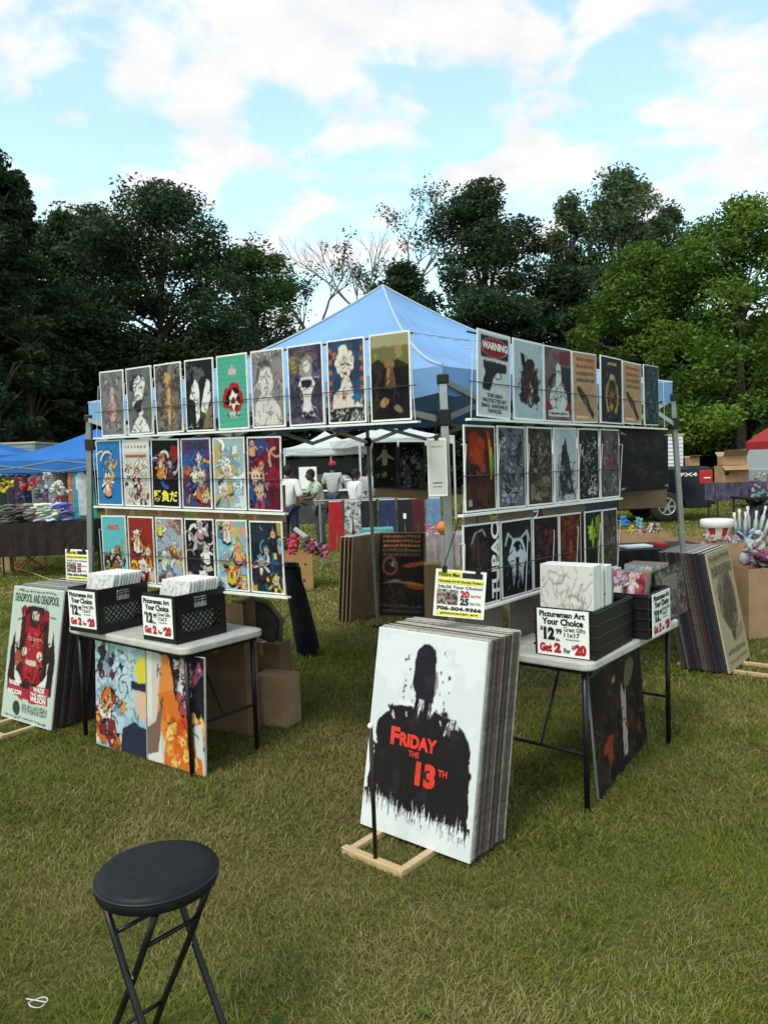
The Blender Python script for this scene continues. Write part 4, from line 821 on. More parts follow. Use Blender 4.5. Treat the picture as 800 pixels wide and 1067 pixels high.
# ------------------------------------------------------------------ leaning stacks of big poster boards
BW, BHt = .61, .914
def side_mat(name, c): return mat('edge_'+name, c, .7, var=.35, scale=55, stretch=(1, 1, 1))
def stack(x, y, yaw, lean, n, pitch, cv, label, grp_lab, grp, words=None, w=BW, h=BHt, z0=.03, cols=None, top=None, front_edge=None, jit=.006, face=None, th=None, fname='poster'):
    u = Vector((cos(yaw), sin(yaw), 0)); nn = Vector((-sin(yaw), cos(yaw), 0)); up = Vector((0, 0, cos(lean)))+nn*sin(lean); rd = random.Random(int(x*1000)); th = th or pitch*.72
    def Mx(i, dx=0): return frame(Vector((x, y, z0))+nn*(i*pitch+th/2)+u*dx, u, up)
    t = thing(fname, label, 'poster', M=Mx(0))
    MB().box((w/2, h/2, 0), (w, h, th)).build('board', front_edge or M_white, t)
    if cv: panel('print', w-.008, h-.008, cv, t, z=th/2+.0012, ox=.004, oy=.004)
    if words:
        for mt, items in words: lettering(t, mt, [(s, a*w, b*h, ww*w, hh*h)+tuple(r) for s, a, b, ww, hh, *r in items], z=th/2+.003)
    # the others, seen edge-on: pale top edges, dark printed sides
    protos = []
    for k, c in enumerate(cols):
        m = MB(); m.box((w/2, h/2, 0), (w, h, th)); m.k = 1; m.box((w/2, h+.0006, 0), (w-.002, .0012, th-.001)); protos.append((m, side_mat('%02x%02x%02x' % tuple(int(v*255) for v in c), c)))
    first = {}
    for i in range(1, n):
        k = rd.randrange(len(protos)); M = Mx(i, rd.uniform(-jit, jit)) @ Matrix.Translation((0, rd.uniform(-jit*.8, jit*.8), 0))
        if k in first: o = first[k].copy(); COL.objects.link(o)
        else: o = protos[k][0].build('poster_board', [protos[k][1], M_foam]); first[k] = o
        o.matrix_world = M; tag(o, grp_lab, 'poster board', grp)
    return Mx(0)
def base_frame(M, w, fwd, back, label, rod=False, off=.0):
    """pine frame on the grass under a stack; M = frame of the front board"""
    u = M.col[0].xyz; nn = Vector((-u.y, u.x, 0)); o = M.translation.copy(); o.z = 0
    t = thing('stack_stand', label, 'stand', tuple(o), atan2(u.y, u.x), 'pine stands under the poster stacks')
    a = .12; b = .41
    MB().bar((a, back, .017), (a, -fwd, .017), .035, .03).build('rail', M_pine, t, bevel=.003); MB().bar((b, back, .017), (b, -fwd, .017), .035, .03).build('rail', M_pine, t, bevel=.003)
    MB().bar((a-.035, -fwd-.018, .0185), (b+.018, -fwd-.018, .0185), .035, .033).build('front_bar', M_pine, t, bevel=.003)
    if rod:
        r = MB().tube([(a+.15, -fwd-.018, .03), (a+.15, -fwd-.018, .60)], .0095, 10).build('rod', mat('rusty_black_rod', (.02, .013, .012), .5, .3, var=.5, scale=25), t, smooth=True)
        MB().blob((a+.15, -fwd-.018, .607), .013, 12, 8, amp=.04).build('rod_cap', M_white, r, smooth=True)
DK = [(.03, .028, .027), (.12, .11, .10), (.05, .042, .038), (.22, .20, .17), (.33, .30, .26), (.09, .06, .05)]
DM = [(.012, .012, .014), (.03, .028, .03), (.02, .02, .035), (.05, .035, .03), (.09, .08, .075), (.06, .015, .02)]
def cv_slasher():
    c = Cv(132, 198, 'dfe2e4', 81); r = c.r
    c.noise('d3d7da', 7, .55, .6)
    # dark brushed mass: broad rounded bulk with a ragged foot and a narrow smear above
    c.poly([(.04, .17), (.05, .3), (.09, .46), (.14, .57), (.24, .62), (.36, .63), (.5, .64), (.64, .63), (.75, .61), (.86, .55), (.93, .42), (.96, .26), (.965, .12), (.5, .14)], '241f21')
    c.ell(.5, .48, .44, .16, '241f21'); c.poly([(.4, .6), (.41, .7), (.37, .76), (.39, .9), (.43, .945), (.5, .95), (.56, .93), (.58, .8), (.57, .7), (.6, .6)], '26222a', )
    c.noise('38343a', 9, .62, .5, 4, (.39, .66, .6, .93))
    for k in range(46):
        x = .02+k*.0212; b = .16-.05*x+r.uniform(-.01, .01); L = r.uniform(.01, .075); wd = r.uniform(.006, .016)
        c.poly([(x-wd, b+.03), (x+wd, b+.03), (x, b-L)], '241f21')
        if r.random() < .75: xx = x+r.uniform(-.01, .01); c.poly([(xx-wd*.8, b-.03), (xx+wd*.8, b-.03), (xx, b+r.uniform(.01, .07))], 'dfe2e4')
    for k in range(60):
        s_ = r.choice((-1, 1)); t = r.random(); x = .5+s_*(.18+t*.26); y = .63-.0*t-.28*t*t; c.line((x, y), (x+s_*r.uniform(-.02, .05), y+r.uniform(-.03, .035)), r.uniform(.003, .009), '241f21')
    for k in range(26): s_ = r.choice((-1, 1)); c.ell(.5+s_*r.uniform(.1, .22), r.uniform(.6, .93), r.uniform(.003, .012), r.uniform(.003, .012), '2a2628', wob=.2)
    for k in range(14): x = .5+r.uniform(-.1, .1); c.poly([(x-.01, .68), (x+.012, .68), (x+r.uniform(-.02, .02), r.uniform(.56, .63))], 'dfe2e4' if r.random() < .35 else '1a181a')
    for k in range(10): x = r.choice((.24, .3, .7, .76))+r.uniform(-.05, .05); c.line((x, .60+r.uniform(-.02, .03)), (x+r.uniform(-.04, .04), .56+r.uniform(-.03, .04)), .006, 'd0d2d4')
    c.noise('322d2f', 12, .62, .6, 8, (.1, .2, .9, .58)); return c
Mf = stack(-.163, 3.50, -.708, .206, 15, .0185, cv_slasher(), 'white poster with a black brushed mass and red words, front of the nearest stack', 'poster board seen edge-on in the stack behind the red-worded white poster', 'boards of the nearest poster stack',
    [(M_redp, [('F', .22, .43, .085, .09, .05), ('RIDAY', .31, .435, .34, .066, .05), ('THE', .40, .396, .10, .028, .03), ('13', .48, .268, .18, .115, .06), ('TH', .68, .34, .08, .032, .04)])], cols=DK)
base_frame(Mf, BW, .19, .42, 'pine stand with an upright black rod under the nearest poster stack', rod=True)
def cv_machine():
    c = Cv(100, 150, 'b9c8bc', 82); c.words(.965, .012, .1, .9, '3c4444'); 
    c.ell(.5, .66, .34, .2, 'cfc6b4'); c.poly([(.2, .2), (.24, .8), (.36, .86), (.64, .86), (.78, .8), (.84, .2)], '34201f')
    for p, col in (([(.3, .3), (.32, .78), (.44, .82), (.46, .3)], '8c1c24'), ([(.56, .3), (.56, .82), (.7, .78), (.72, .3)], '8c1c24'), ([(.36, .35), (.38, .7), (.64, .7), (.66, .35), (.51, .26)], 'a02830')): c.poly(p, col)
    for x, y in ((.28, .82), (.72, .8)): c.ell(x, y, .06, .045, '8c1c24')
    c.rect(.41, .74, .61, .84, '3a3234'); c.rect(.44, .76, .58, .82, 'b8b0a0'); c.ell(.34, .52, .06, .035, 'd8d0bc'); c.ell(.66, .5, .06, .035, 'd8d0bc'); c.rect(.4, .42, .6, .46, 'c8b8a8'); c.star(.2, .46, .12, '9c4c34', 7, .6); c.star(.82, .52, .12, '2c2426', 7, .6); c.rect(.38, .62, .66, .625, 'd8d4cc'); c.rect(.4, .605, .62, .61, 'd8d4cc')
    c.poly([(.06, .22), (.94, .22), (.96, .5), (.88, .7), (.82, .3), (.2, .3), (.12, .66), (.05, .5)], '2a2224'); c.scr(60, '1c1012', (.12, .25, .88, .84), .006, .12); c.scr(16, 'd09080', (.25, .3, .78, .8), .004, .08)
    c.poly([(.18, .36), (.22, .26), (.36, .28), (.24, .36)], 'd8d4c8'); c.poly([(.62, .27), (.82, .27), (.84, .38), (.7, .3)], 'd8d4c8')
    c.poly([(.08, .30), (.4, .25), (.42, .18), (.4, .15), (.08, .22)], 'a8343c'); c.rect(.52, .15, .9, .28, 'a8343c'); c.rect(.4, .17, .54, .25, '9c2c34'); c.ell(.3, .09, .08, .05, '34403c'); c.words(.12, .009, .42, .9, '48504c', 5); c.words(.02, .01, .08, .92, '48504c'); return c
Md = stack(-2.74, 5.33, -.617, .174, 24, .016, cv_machine(), 'pale green poster crowded with red shapes, front of the stack left of the crates', 'poster board seen edge-on in the stack behind the pale green and red poster', 'boards of the left poster stack',
    [(M_ink, [('DEADPOOL AND DEADPOOL', .06, .885, .88, .065, .02)]), (M_inkw, [('WADE', .1, .255, .22, .035, .03), ('WILSON', .09, .19, .28, .035, .03), ('WADE', .6, .24, .22, .035, .03), ('WILSON', .56, .165, .3, .04, .03), ('THE MERC', .55, .207, .32, .025, .02)])], cols=DM)
base_frame(Md, BW, .2, .42, 'pine stand sticking out under the left poster stack')
def cv_beige():
    c = Cv(90, 135, 'a49678', 83); c.rect(.05, .9, .95, .97, '8c8064'); c.words(.925, .03, .08, .92, '5c5240'); c.rect(.06, .78, .94, .88, '857a60')
    for k in range(9): c.rect(.08+k*.1, .79, .14+k*.1, .87, '5f5442')
    c.ell(.5, .56, .36, .28, '6c6250', wob=.04); c.ell(.52, .54, .28, .24, '544a3c', wob=.05); c.noise('8c8068', 8, .56, .7, 3, (.15, .3, .85, .8)); c.poly([(.4, .3), (.62, .3), (.56, .22), (.46, .22)], '4a4034'); c.scr(50, '40382e', (.15, .3, .85, .86), .007, .12)
    c.star(.85, .62, .05, 'b05a30', 6, .5); c.poly([(.5, .2), (.9, .24), (.92, .34), (.6, .3)], '8c7860'); c.words(.12, .045, .1, .9, '6c5e46'); c.words(.05, .03, .1, .9, '7a6c52'); return c
Mr = stack(2.56, 5.72, .895, .181, 22, .0165, cv_beige(), 'beige vintage poster with a dark oval, front of the stack right of the booth', 'poster board seen edge-on in the stack behind the beige vintage poster', 'boards of the right poster stack', None, cols=DM, front_edge=mat('beige_edge', (.42, .37, .27), .6))
base_frame(Mr, BW, .34, .42, 'pine stand reaching out on the grass in front of the right poster stack')
# brown backs of boards and the dark menu-like poster at the back leg
Mb = stack(-.40, 8.12, 1.0, -.09, 4, .05, None, 'large brown board turned backwards, nearest of the ones beside the rear canopy leg', 'brown board standing edge-on beside the rear canopy leg', 'brown boards at the rear leg', None, cols=[(.20, .13, .08), (.16, .10, .06)], front_edge=M_cardd, th=.02, fname='brown_board')
stack(-.09, 8.45, -.35, .10, 2, .025, art('plate', 91, 66, 100, bg='2a2422'), 'dark poster with rust print and a ring, leaning right of the rear canopy leg', 'cardboard-backed board behind the dark rust-printed poster', 'boards behind the dark rust-printed poster', None, w=.52, cols=[(.16, .10, .06)], front_edge=M_cardd)
# ------------------------------------------------------------------ tables
def table(x, y, yaw, Ln, Wd, label, right=False):
    """near corner at the origin; local +x = short/right side for the left table"""
    t = thing('folding_table', label, 'table', (x, y, 0), yaw, 'grey folding tables'); H = .74; r = .06; pts = []
    for cx, cy, a0 in ((Wd-r, r, -90), (Wd-r, Ln-r, 0), (r, Ln-r, 90), (r, r, 180)):
        for k in range(6): a = radians(a0+k*18); pts.append((cx+r*cos(a), cy+r*sin(a)))
    m = MB(); m.prism(pts, H-.042, H); m.build('tabletop', M_tabletop, t, bevel=.01)
    m = MB(); m.box((Wd/2, Ln/2, H-.055), (Wd-.08, Ln-.08, .024)); m.build('apron', M_blackm, t)
    if right: ends = [(.07, 1), (Wd-.10, 1)]; 
    for sx in (0, 1):
        for sy in (0, 1):
            px = .06+sx*(Wd-.12); py = .06+sy*(Ln-.12)
            MB().tube([(px, py, .0), (px, py, H-.05)], .0145, 10).build('leg', M_blackm, t, smooth=True)
    if right:
        for sx in (0, 1):
            px = .06+sx*(Wd-.12); MB().tube([(px, .06, .28), (px, Ln-.06, .28)], .009, 6).build('brace', M_blackm, t)
            MB().tube([(px, Ln*.5, .28), (px+(.25 if sx == 0 else -.25), Ln*.5, H-.06)], .008, 6).build('brace', M_blackm, t)
    else:
        for sy in (0, 1):
            py = .06+sy*(Ln-.12); MB().tube([(.06, py, .28), (Wd-.06, py, .28)], .009, 6).build('brace', M_blackm, t); MB().tube([(Wd*.5, py, .28), (Wd*.5, py+(.25 if sy == 0 else -.25), H-.06)], .008, 6).build('brace', M_blackm, t)
    return t
table(-1.111, 4.121, .896, 1.216, .60, 'grey folding table with two black milk crates in front of the left wall')
table(.931, 3.518, .874, .60, 1.211, 'grey folding table with ridged black crates in front of the right wall', True)
# crates: local x along the sign face, y away from it
def milk_crate(label, M, w=.30, d=.36, h=.27):
    t = thing('milk_crate', label, 'crate', M=M, group='black picture crates'); th = .008
    def side(axis, pos, L):
        m = MB()
        def bx(a0, a1, z0, z1):
            c = ((a0+a1)/2, pos, (z0+z1)/2) if axis == 'x' else (pos, (a0+a1)/2, (z0+z1)/2); s = (a1-a0, th, z1-z0) if axis == 'x' else (th, a1-a0, z1-z0); m.box(c, s)
        bx(0, L, 0, .055); bx(0, L, h-.022, h); hw = .05; bx(0, L/2-hw, h-.085, h-.022); bx(L/2+hw, L, h-.085, h-.022); bx(0, L, h-.11, h-.085); bx(0, .035, .055, h-.11); bx(L-.035, L, .055, h-.11)
        z0, z1 = .055, h-.11; k = -3
        P = lambda a, z: (a, pos, z) if axis == 'x' else (pos, a, z)
        stp = .035; a = .035-(z1-z0)
        while a < L-.035:
            for sgn in (1, -1):
                p0 = [a, z0] if sgn == 1 else [a, z1]; p1 = [a+(z1-z0), z1] if sgn == 1 else [a+(z1-z0), z0]
                lo, hi = .035, L-.035; A = p0[0]; B = p1[0]; zz0, zz1 = p0[1], p1[1]
                if B <= lo or A >= hi: continue
                f0 = max(0, (lo-A)/(B-A)); f1 = min(1, (hi-A)/(B-A)); m.bar(P(A+(B-A)*f0, zz0+(zz1-zz0)*f0), P(A+(B-A)*f1, zz0+(zz1-zz0)*f1), .006, .006)
            a += stp
        for z in (h-.035, h-.05, .02, .038): m.box(((L/2, pos-.0, z) if axis == 'x' else (pos, L/2, z)), ((L+.004, th+.006, .004) if axis == 'x' else (th+.006, L+.004, .004)))
        return m
    side('x', th/2, w).build('end_panel', M_black, t); side('x', d-th/2, w).build('end_panel', M_black, t)
    side('y', th/2, d).build('side_panel', M_black, t); side('y', w-th/2, d).build('side_panel', M_black, t)
    MB().box((w/2, d/2, .006), (w-.002, d-.002, .011)).build('bottom', M_black, t); return t
def ridge_crate(label, M, w=.30, d=.50, h=.235):
    t = thing('ridged_crate', label, 'crate', M=M, group='black picture crates'); th = .010
    for nm, c, s in (('end_panel', (w/2, th/2, h/2), (w, th, h)), ('end_panel', (w/2, d-th/2, h/2), (w, th, h)), ('side_panel', (th/2, d/2, h/2), (th, d-2*th-.002, h)), ('side_panel', (w-th/2, d/2, h/2), (th, d-2*th-.002, h))):
        m = MB().box(c, s)
        for z in (.05, .105, .16, h-.014): m.box((c[0], c[1], z), (s[0]+.012 if s[0] > .02 else s[0]+.010, s[1]+.012, .010))
        m.build(nm, M_black, t, bevel=.002)
    MB().box((w/2, d/2, .006), (w-.024, d-.024, .010)).build('bottom', M_black, t); return t
def ucrate(origin, ang): return Matrix.Translation(Vector(origin)) @ Matrix.Rotation(ang, 4, 'Z')
def on(M, p, ang=0): return M @ Matrix.Translation(Vector(p)) @ Matrix.Rotation(ang, 4, 'Z')
UP90 = Matrix.Rotation(pi/2, 4, 'X')                   # local xy sheet stands up, facing -y
M1 = ucrate((-1.97, 4.735, .7415), -.60); M2 = ucrate((-1.41, 4.40, .7415), -.64); M3 = ucrate((.722, 3.755, .7415), -.655); M4 = ucrate((1.125, 4.115, .7415), -.68)
milk_crate('black milk crate of pictures on the left end of the left table', M1); milk_crate('black milk crate of pictures on the near end of the left table', M2)
ridge_crate('ridged black crate of white pictures on the near end of the right table', M3, .31, .48); ridge_crate('ridged black crate at the middle of the right table, its sign turned right', M4, .28, .34)
def sgn(M, lab, p, ang=0): price_sign(lab, on(M, p, ang) @ Matrix.Rotation(pi/2, 4, 'X'))
sgn(M1, 'price sign on the milk crate at the left end of the left table', (.012, -.006, .03)); sgn(M2, 'price sign on the milk crate at the near end of the left table', (.012, -.006, .03))
sgn(M3, 'price sign on the ridged crate at the near end of the right table', (.018, -.010, .006)); sgn(M4, 'price sign turned to the right on the middle crate of the right table', (.292, .03, .006), pi/2)
# canvases in the crates
M_canv = mat('canvas_white', (.66, .66, .65), .7, var=.04, scale=40)
def canvases(M, x0, y0, n, pitch, w, h, lean, lab, grp, cv, flab, dz=.02, th=.012, seed=0, edge=None):
    rd = random.Random(seed); f = thing('canvas', flab, 'picture', M=M @ Matrix.Translation((x0, y0, dz)) @ Matrix.Rotation(pi/2-lean, 4, 'X'))
    MB().box((w/2, h/2, 0), (w, h, th)).build('board', edge or M_canv, f, bevel=.001); panel('print', w-.006, h-.006, cv, f, z=th/2+.001, ox=.003, oy=.003)
    src = None
    for i in range(1, n):
        m = M @ Matrix.Translation((x0+rd.uniform(-.004, .004), y0+i*pitch, dz)) @ Matrix.Rotation(pi/2-lean, 4, 'X')
        if src is None: src = MB().box((w/2, h/2, 0), (w, h, th)).build('canvas', edge or M_canv, bevel=.001); o = src
        else: o = src.copy(); COL.objects.link(o)
        o.matrix_world = m; tag(o, lab, 'picture', grp)
def cv_line(seed, ink='8c8a88', extra=()):
    c = Cv(60, 60, 'd9d8d4', seed); c.scr(46, ink, (.05, .05, .95, .95), .006, .25)
    for col, b in extra: c.noise(col, 7, .55, .6, 2, b)
    c.scr(16, ink, (.3, .2, .8, .8), .009, .2); return c
canvases(M1, .02, .05, 10, .022, .255, .335, .30, 'white-edged picture packed in the left-end milk crate', 'pictures in the left-end milk crate', cv_line(101, '8890a4', [('c8cc70', (.5, .3, .9, .8)), ('9cb4d0', (.1, .4, .5, .9))]), 'white line-art picture with yellow and blue marks in the left-end milk crate', seed=1)
canvases(M2, .02, .05, 10, .022, .255, .325, .28, 'white-edged picture packed in the near-end milk crate', 'pictures in the near-end milk crate', cv_line(102, '9a9898'), 'white line-art picture at the front of the near-end milk crate', seed=2)
canvases(M3, .015, .035, 9, .013, .275, .42, .03, 'white-edged picture in the front bundle of the ridged crate', 'pictures in the front bundle of the ridged crate', cv_line(103, '9a8c84', [('b8aca4', (.3, .25, .8, .8))]), 'white picture with a faint brown line drawing at the front of the ridged crate', seed=3)
canvases(M3, .085, .185, 6, .013, .21, .405, .02, 'white-edged picture in the second bundle of the ridged crate', 'pictures in the second bundle of the ridged crate', cv_line(104, '404040'), 'white picture just behind the front bundle of the ridged crate', seed=4)
canvases(M3, .03, .30, 9, .014, .20, .36, .12, 'grey-edged picture at the back of the ridged crate', 'pictures at the back of the ridged crate', art('mix', 105, 50, 50, bg='7c90b0', pal=['5c7cac', 'c8ccd4', 'a04c5c']), 'blue-grey picture at the back of the ridged crate', seed=5, edge=mat('grey_blue_edge', (.22, .25, .30), .6))
canvases(M4, .03, .03, 5, .015, .20, .33, .35, 'dull-edged picture leaning in the middle crate of the right table', 'pictures in the middle crate of the right table', art('mix', 106, 50, 50, bg='a84c54', pal=['c8b4bc', '7c2c34', 'd8d0d0']), 'pink and maroon picture leaning in the middle crate of the right table', seed=6, edge=M_cardg)
# boxes at the far end of the right table, with a dark printed board in front
def carton(name, label, cat, M, w, d, h, m=M_card, flaps=0, tape=True, group=None, holes=None, open_=False):
    t = thing(name, label, cat, M=M, group=group); T = .005
    b = MB(); b.box((w/2, T/2, h/2), (w, T, h)).box((w/2, d-T/2, h/2), (w, T, h)).box((T/2, d/2, h/2), (T, d-2*T, h)).box((w-T/2, d/2, h/2), (T, d-2*T, h)).box((w/2, d/2, T), (w-2*T, d-2*T, T))
    if not open_: b.box((w/2, d/2, h+.0025), (w-.001, d-.001, T))
    b.build('box_body', m, t)
    if tape and not open_: MB().box((w/2, d/2, h+.0065), (w*.12, d, .001)).box((w/2, -.0012, h-.04), (w*.12, .001, .08)).build('tape', mat('tan_tape', (.38, .27, .14), .3), t)
    if flaps:
        for sgn_, y in ((-1, 0), (1, d)):
            a = radians(flaps if sgn_ < 0 else flaps*.7); p = Vector((0, y, h)); q = p+Vector((0, sgn_*cos(a)*d*.5, sin(a)*d*.5)); f = MB()
            f.add([p, p+Vector((w, 0, 0)), q+Vector((w, 0, 0)), q], [(0, 1, 2, 3)]); f.build('flap', m, t, solid=.004)
    if holes:
        hh = MB()
        for (fx, fz, r) in holes: hh.lathe([(r, -.001), (r, .001)], (w*fx, -.0015, h*fz), 10, Matrix.Rotation(pi/2, 3, 'X'))
        hh.build('holes', M_ink, t)
    return t
carton('cardboard_box', 'open cardboard box of pictures at the far end of the right table', 'box', ucrate((1.36, 4.50, .7415), -.66), .26, .26, .25, M_cardg, open_=True)
canvases(ucrate((1.36, 4.50, .7415), -.66), .02, .03, 6, .03, .21, .30, .10, 'grey-edged picture standing in the open cardboard box', 'pictures in the open cardboard box', art('mix', 107, 40, 50, bg='8ca4b8', pal=['a8bcc8', '5c6c7c', 'd0d4d8']), 'pale blue picture at the front of the open cardboard box', seed=8, edge=M_cardg)
a_ = G(688, 653, .742); b_ = G(716, 636, .742); d_ = (b_-a_).normalized(); c_ = Cv(60, 56, '3a3634', 84); c_.noise('5c5450', 6, .5, .8); c_.scr(90, 'a09890', (0, 0, 1, 1), .007, .15); c_.scr(40, '6c3c38', (0, 0, 1, .6), .008, .12)
t_ = thing('canvas', 'dark scratched-looking picture standing at the far end of the right table', 'picture', M=frame(a_, d_, Vector((-d_.y, d_.x, 0))*.12+Vector((0, 0, 1)))); w_ = (b_-a_).length
MB().box((w_/2, .15, -.01), (w_, .30, .02)).build('board', M_black, t_); panel('print', w_-.006, .294, c_, t_, z=.002, ox=.003, oy=.003)
# pictures leaning under the tables
def lean_board(px0, px1, w, h, lean, cv, label, z0=.012, x0=0., back=None, name='poster'):
    a = G(*px0); b = G(*px1); u = (b-a).normalized(); nn = Vector((-u.y, u.x, 0)); M = frame(a+u*x0+Vector((0, 0, z0)), u, Vector((0, 0, cos(lean)))+nn*sin(lean))
    t = thing(name, label, 'poster', M=M); MB().box((w/2, h/2, -.006), (w, h, .012)).build('board', back or M_foam, t); panel('print', w-.004, h-.004, cv, t, z=.0012, ox=.002, oy=.002); return t
def cv_collA():
    c = Cv(90, 108, '9cb8c8', 91); c.noise('b8ccd4', 4, .5, .8); c.collage(['7ca8b8', 'a8c8c0', 'b8c8d8', '8c98b0', 'c0d0dc'], 26, (0, .35, .7, 1), .06, .2, '7c90a0'); c.collage(['34304c', 'c8a898', 'd8ccc8', '5c2c34', '2c2c3c'], 12, (.1, .65, .55, .95), .03, .09)
    c.collage(['c86c2c', 'd89444', '8c4c2c', 'd8b088', '7c2c34', 'e0d4c8'], 26, (0, 0, .55, .5), .05, .15); c.star(.92, .78, .22, 'd8c83c', 8, .55); c.ell(.93, .5, .14, .17, 'd8b49c'); c.poly([(.5, 0), (.54, .22), (.75, .3), (1, .26), (1, 0)], '2c3444'); c.rect(.72, .6, 1, .68, '2c303c'); c.scr(30, '28242c', (0, 0, 1, 1), .006, .12); return c
def cv_collB():
    c = Cv(90, 108, 'c8c4bc', 92); c.poly([(.25, 1), (1, 1), (1, .2), (.6, .5), (.4, .6)], '26242e'); c.poly([(.18, .4), (.3, .2), (.5, .6), (.42, .95), (.28, 1)], 'd88840'); c.poly([(.2, .62), (.46, .68), (.7, .45), (.96, .1), (.96, 0), (.3, 0), (.34, .3)], 'd0702c'); c.collage(['e0a84c', 'd8642c', 'c84c24', 'e8c070', 'd88c3c'], 26, (.35, .02, .9, .45), .04, .14, 'b8501c')
    c.collage(['a04c54', 'c8a8a0', '3c3848', 'd8d0cc', '54546c', '18181e'], 20, (.5, .5, .95, .9), .04, .12); c.poly([(.02, 0), (.12, .24), (.2, .34), (.3, 0)], 'dcd8d4'); c.poly([(0, .3), (.15, .36), (.3, .6), (.2, .1), (0, .05)], '7c6058'); c.poly([(.8, .4), (.95, .44), (.98, .15), (.86, .14)], 'd0d0d0'); c.scr(30, '1c1820', (.2, .3, 1, 1), .006, .14); c.rect(0, .38, .1, 1, 'd8d8c8'); return c
lean_board((101, 777), (195, 806), .50, .66, .05, cv_collA(), 'pastel blue collage poster leaning under the left table', x0=0.0)
lean_board((101, 777), (195, 806), .50, .66, .05, cv_collB(), 'orange flame collage poster leaning under the left table', x0=.508)
def cv_gore():
    c = Cv(96, 72, '2a211d', 93); c.noise('3c2c24', 5, .5, .8); c.noise('1c1a1e', 4, .55, .9, 2); c.ell(.25, .3, .08, .12, '8c4028', wob=.2); c.poly([(.5, .1), (.58, .1), (.62, .6), (.66, .75), (.6, .62), (.55, .78), (.52, .5)], 'a8a09c'); c.star(.6, .36, .06, '7c2c24', 5, .5); c.ell(.72, .8, .12, .1, '6c6450', .5); c.poly([(.78, .75), (.83, .72), (.96, .2), (.9, .15)], '121212'); c.scr(30, '544438', (0, 0, 1, 1), .006, .12); c.star(.85, .22, .07, '702c28', 5, .5); c.star(.42, .83, .05, 'a88c74', 5, .4); return c
lean_board((622, 838), (688, 757), .90, .60, .07, cv_gore(), 'dark brown poster with a white streak leaning under the right table', back=mat('blue_grey_edge', (.14, .17, .19), .6), x0=.03)
# cartons below the left table and beside it
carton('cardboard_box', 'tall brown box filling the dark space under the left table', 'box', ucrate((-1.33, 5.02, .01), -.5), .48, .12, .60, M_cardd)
carton('cardboard_box', 'brown cardboard box on the grass right of the left table', 'box', ucrate((-.90, 5.02, .005), -.42), .25, .17, .33, M_card, tape=False)
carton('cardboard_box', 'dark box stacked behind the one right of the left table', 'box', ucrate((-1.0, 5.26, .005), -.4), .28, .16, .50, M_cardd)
for i, (x, l) in enumerate(((236, 'pale upright board between the near milk crate and the wall'), (246, 'brown upright board with a dark gap beside the near milk crate'))):
    p = D(x, 680, 4.95+.1*i); o = MB().box((.08, 0, .42), (.13+.05*i, .02, .84)).build('wood_board', M_card if i == 0 else M_cardd); o.matrix_world = Matrix.Translation((p.x, p.y, 0)) @ Matrix.Rotation(-.5, 4, 'Z'); tag(o, l, 'board')
def black_bag():
    c = D(273, 645, 5.05); t = thing('shoulder_bag', 'worn dark shoulder bag hung behind the right end of the left table', 'bag', (c.x, c.y, c.z))
    m = MB(); pts = [(-.13, .10), (-.06, .14), (.04, .12), (.12, .03), (.13, -.10), (.07, -.17), (-.02, -.12), (-.10, -.06)]
    m.prism(pts, -.05, .05, Matrix.Rotation(pi/2, 4, 'X')); m.build('bag_body', mat('worn_black_cloth', (.035, .028, .024), .9, var=.4, scale=18, bump=.4), t, bevel=.03)
    MB().tube([(-.14, -.06, .12), (-.05, -.065, .15), (.06, -.065, .12), (.14, -.06, .0), (.12, -.06, -.14)], .016, 8).build('strap', mat('brown_strap', (.12, .085, .06), .8, var=.2, scale=20), t, smooth=True)
black_bag()
def folded_chair():
    p = G(318, 684); t = thing('folded_chair', 'folded black camping chair in its bag, standing under the canopy behind the left wall', 'chair', (p.x, p.y, 0)); m = MB()
    for (a, b) in (((-.10, 0, .85), (.00, 0, .0)), ((-.04, .05, .84), (.08, .04, .0)), ((-.12, .06, .8), (.11, -.02, .02)), ((-.02, -.03, .82), (.05, .06, .0))): m.tube([a, b], .014, 8)
    m.build('frame', M_blackm, t); b = MB(); b.tube([(-.10, .02, .80), (-.06, .02, .6), (-.01, .02, .3), (.03, .02, .05)], [.06, .085, .10, .105], 12); b.build('seat_cloth', mat('black_cloth', (.008, .008, .010), .95, var=.4, scale=12, bump=.4), t, smooth=True)
    MB().tube([(-.22, .0, .83), (-.04, .0, .82)], .035, 10).build('armrest', M_black, t, smooth=True)
folded_chair()
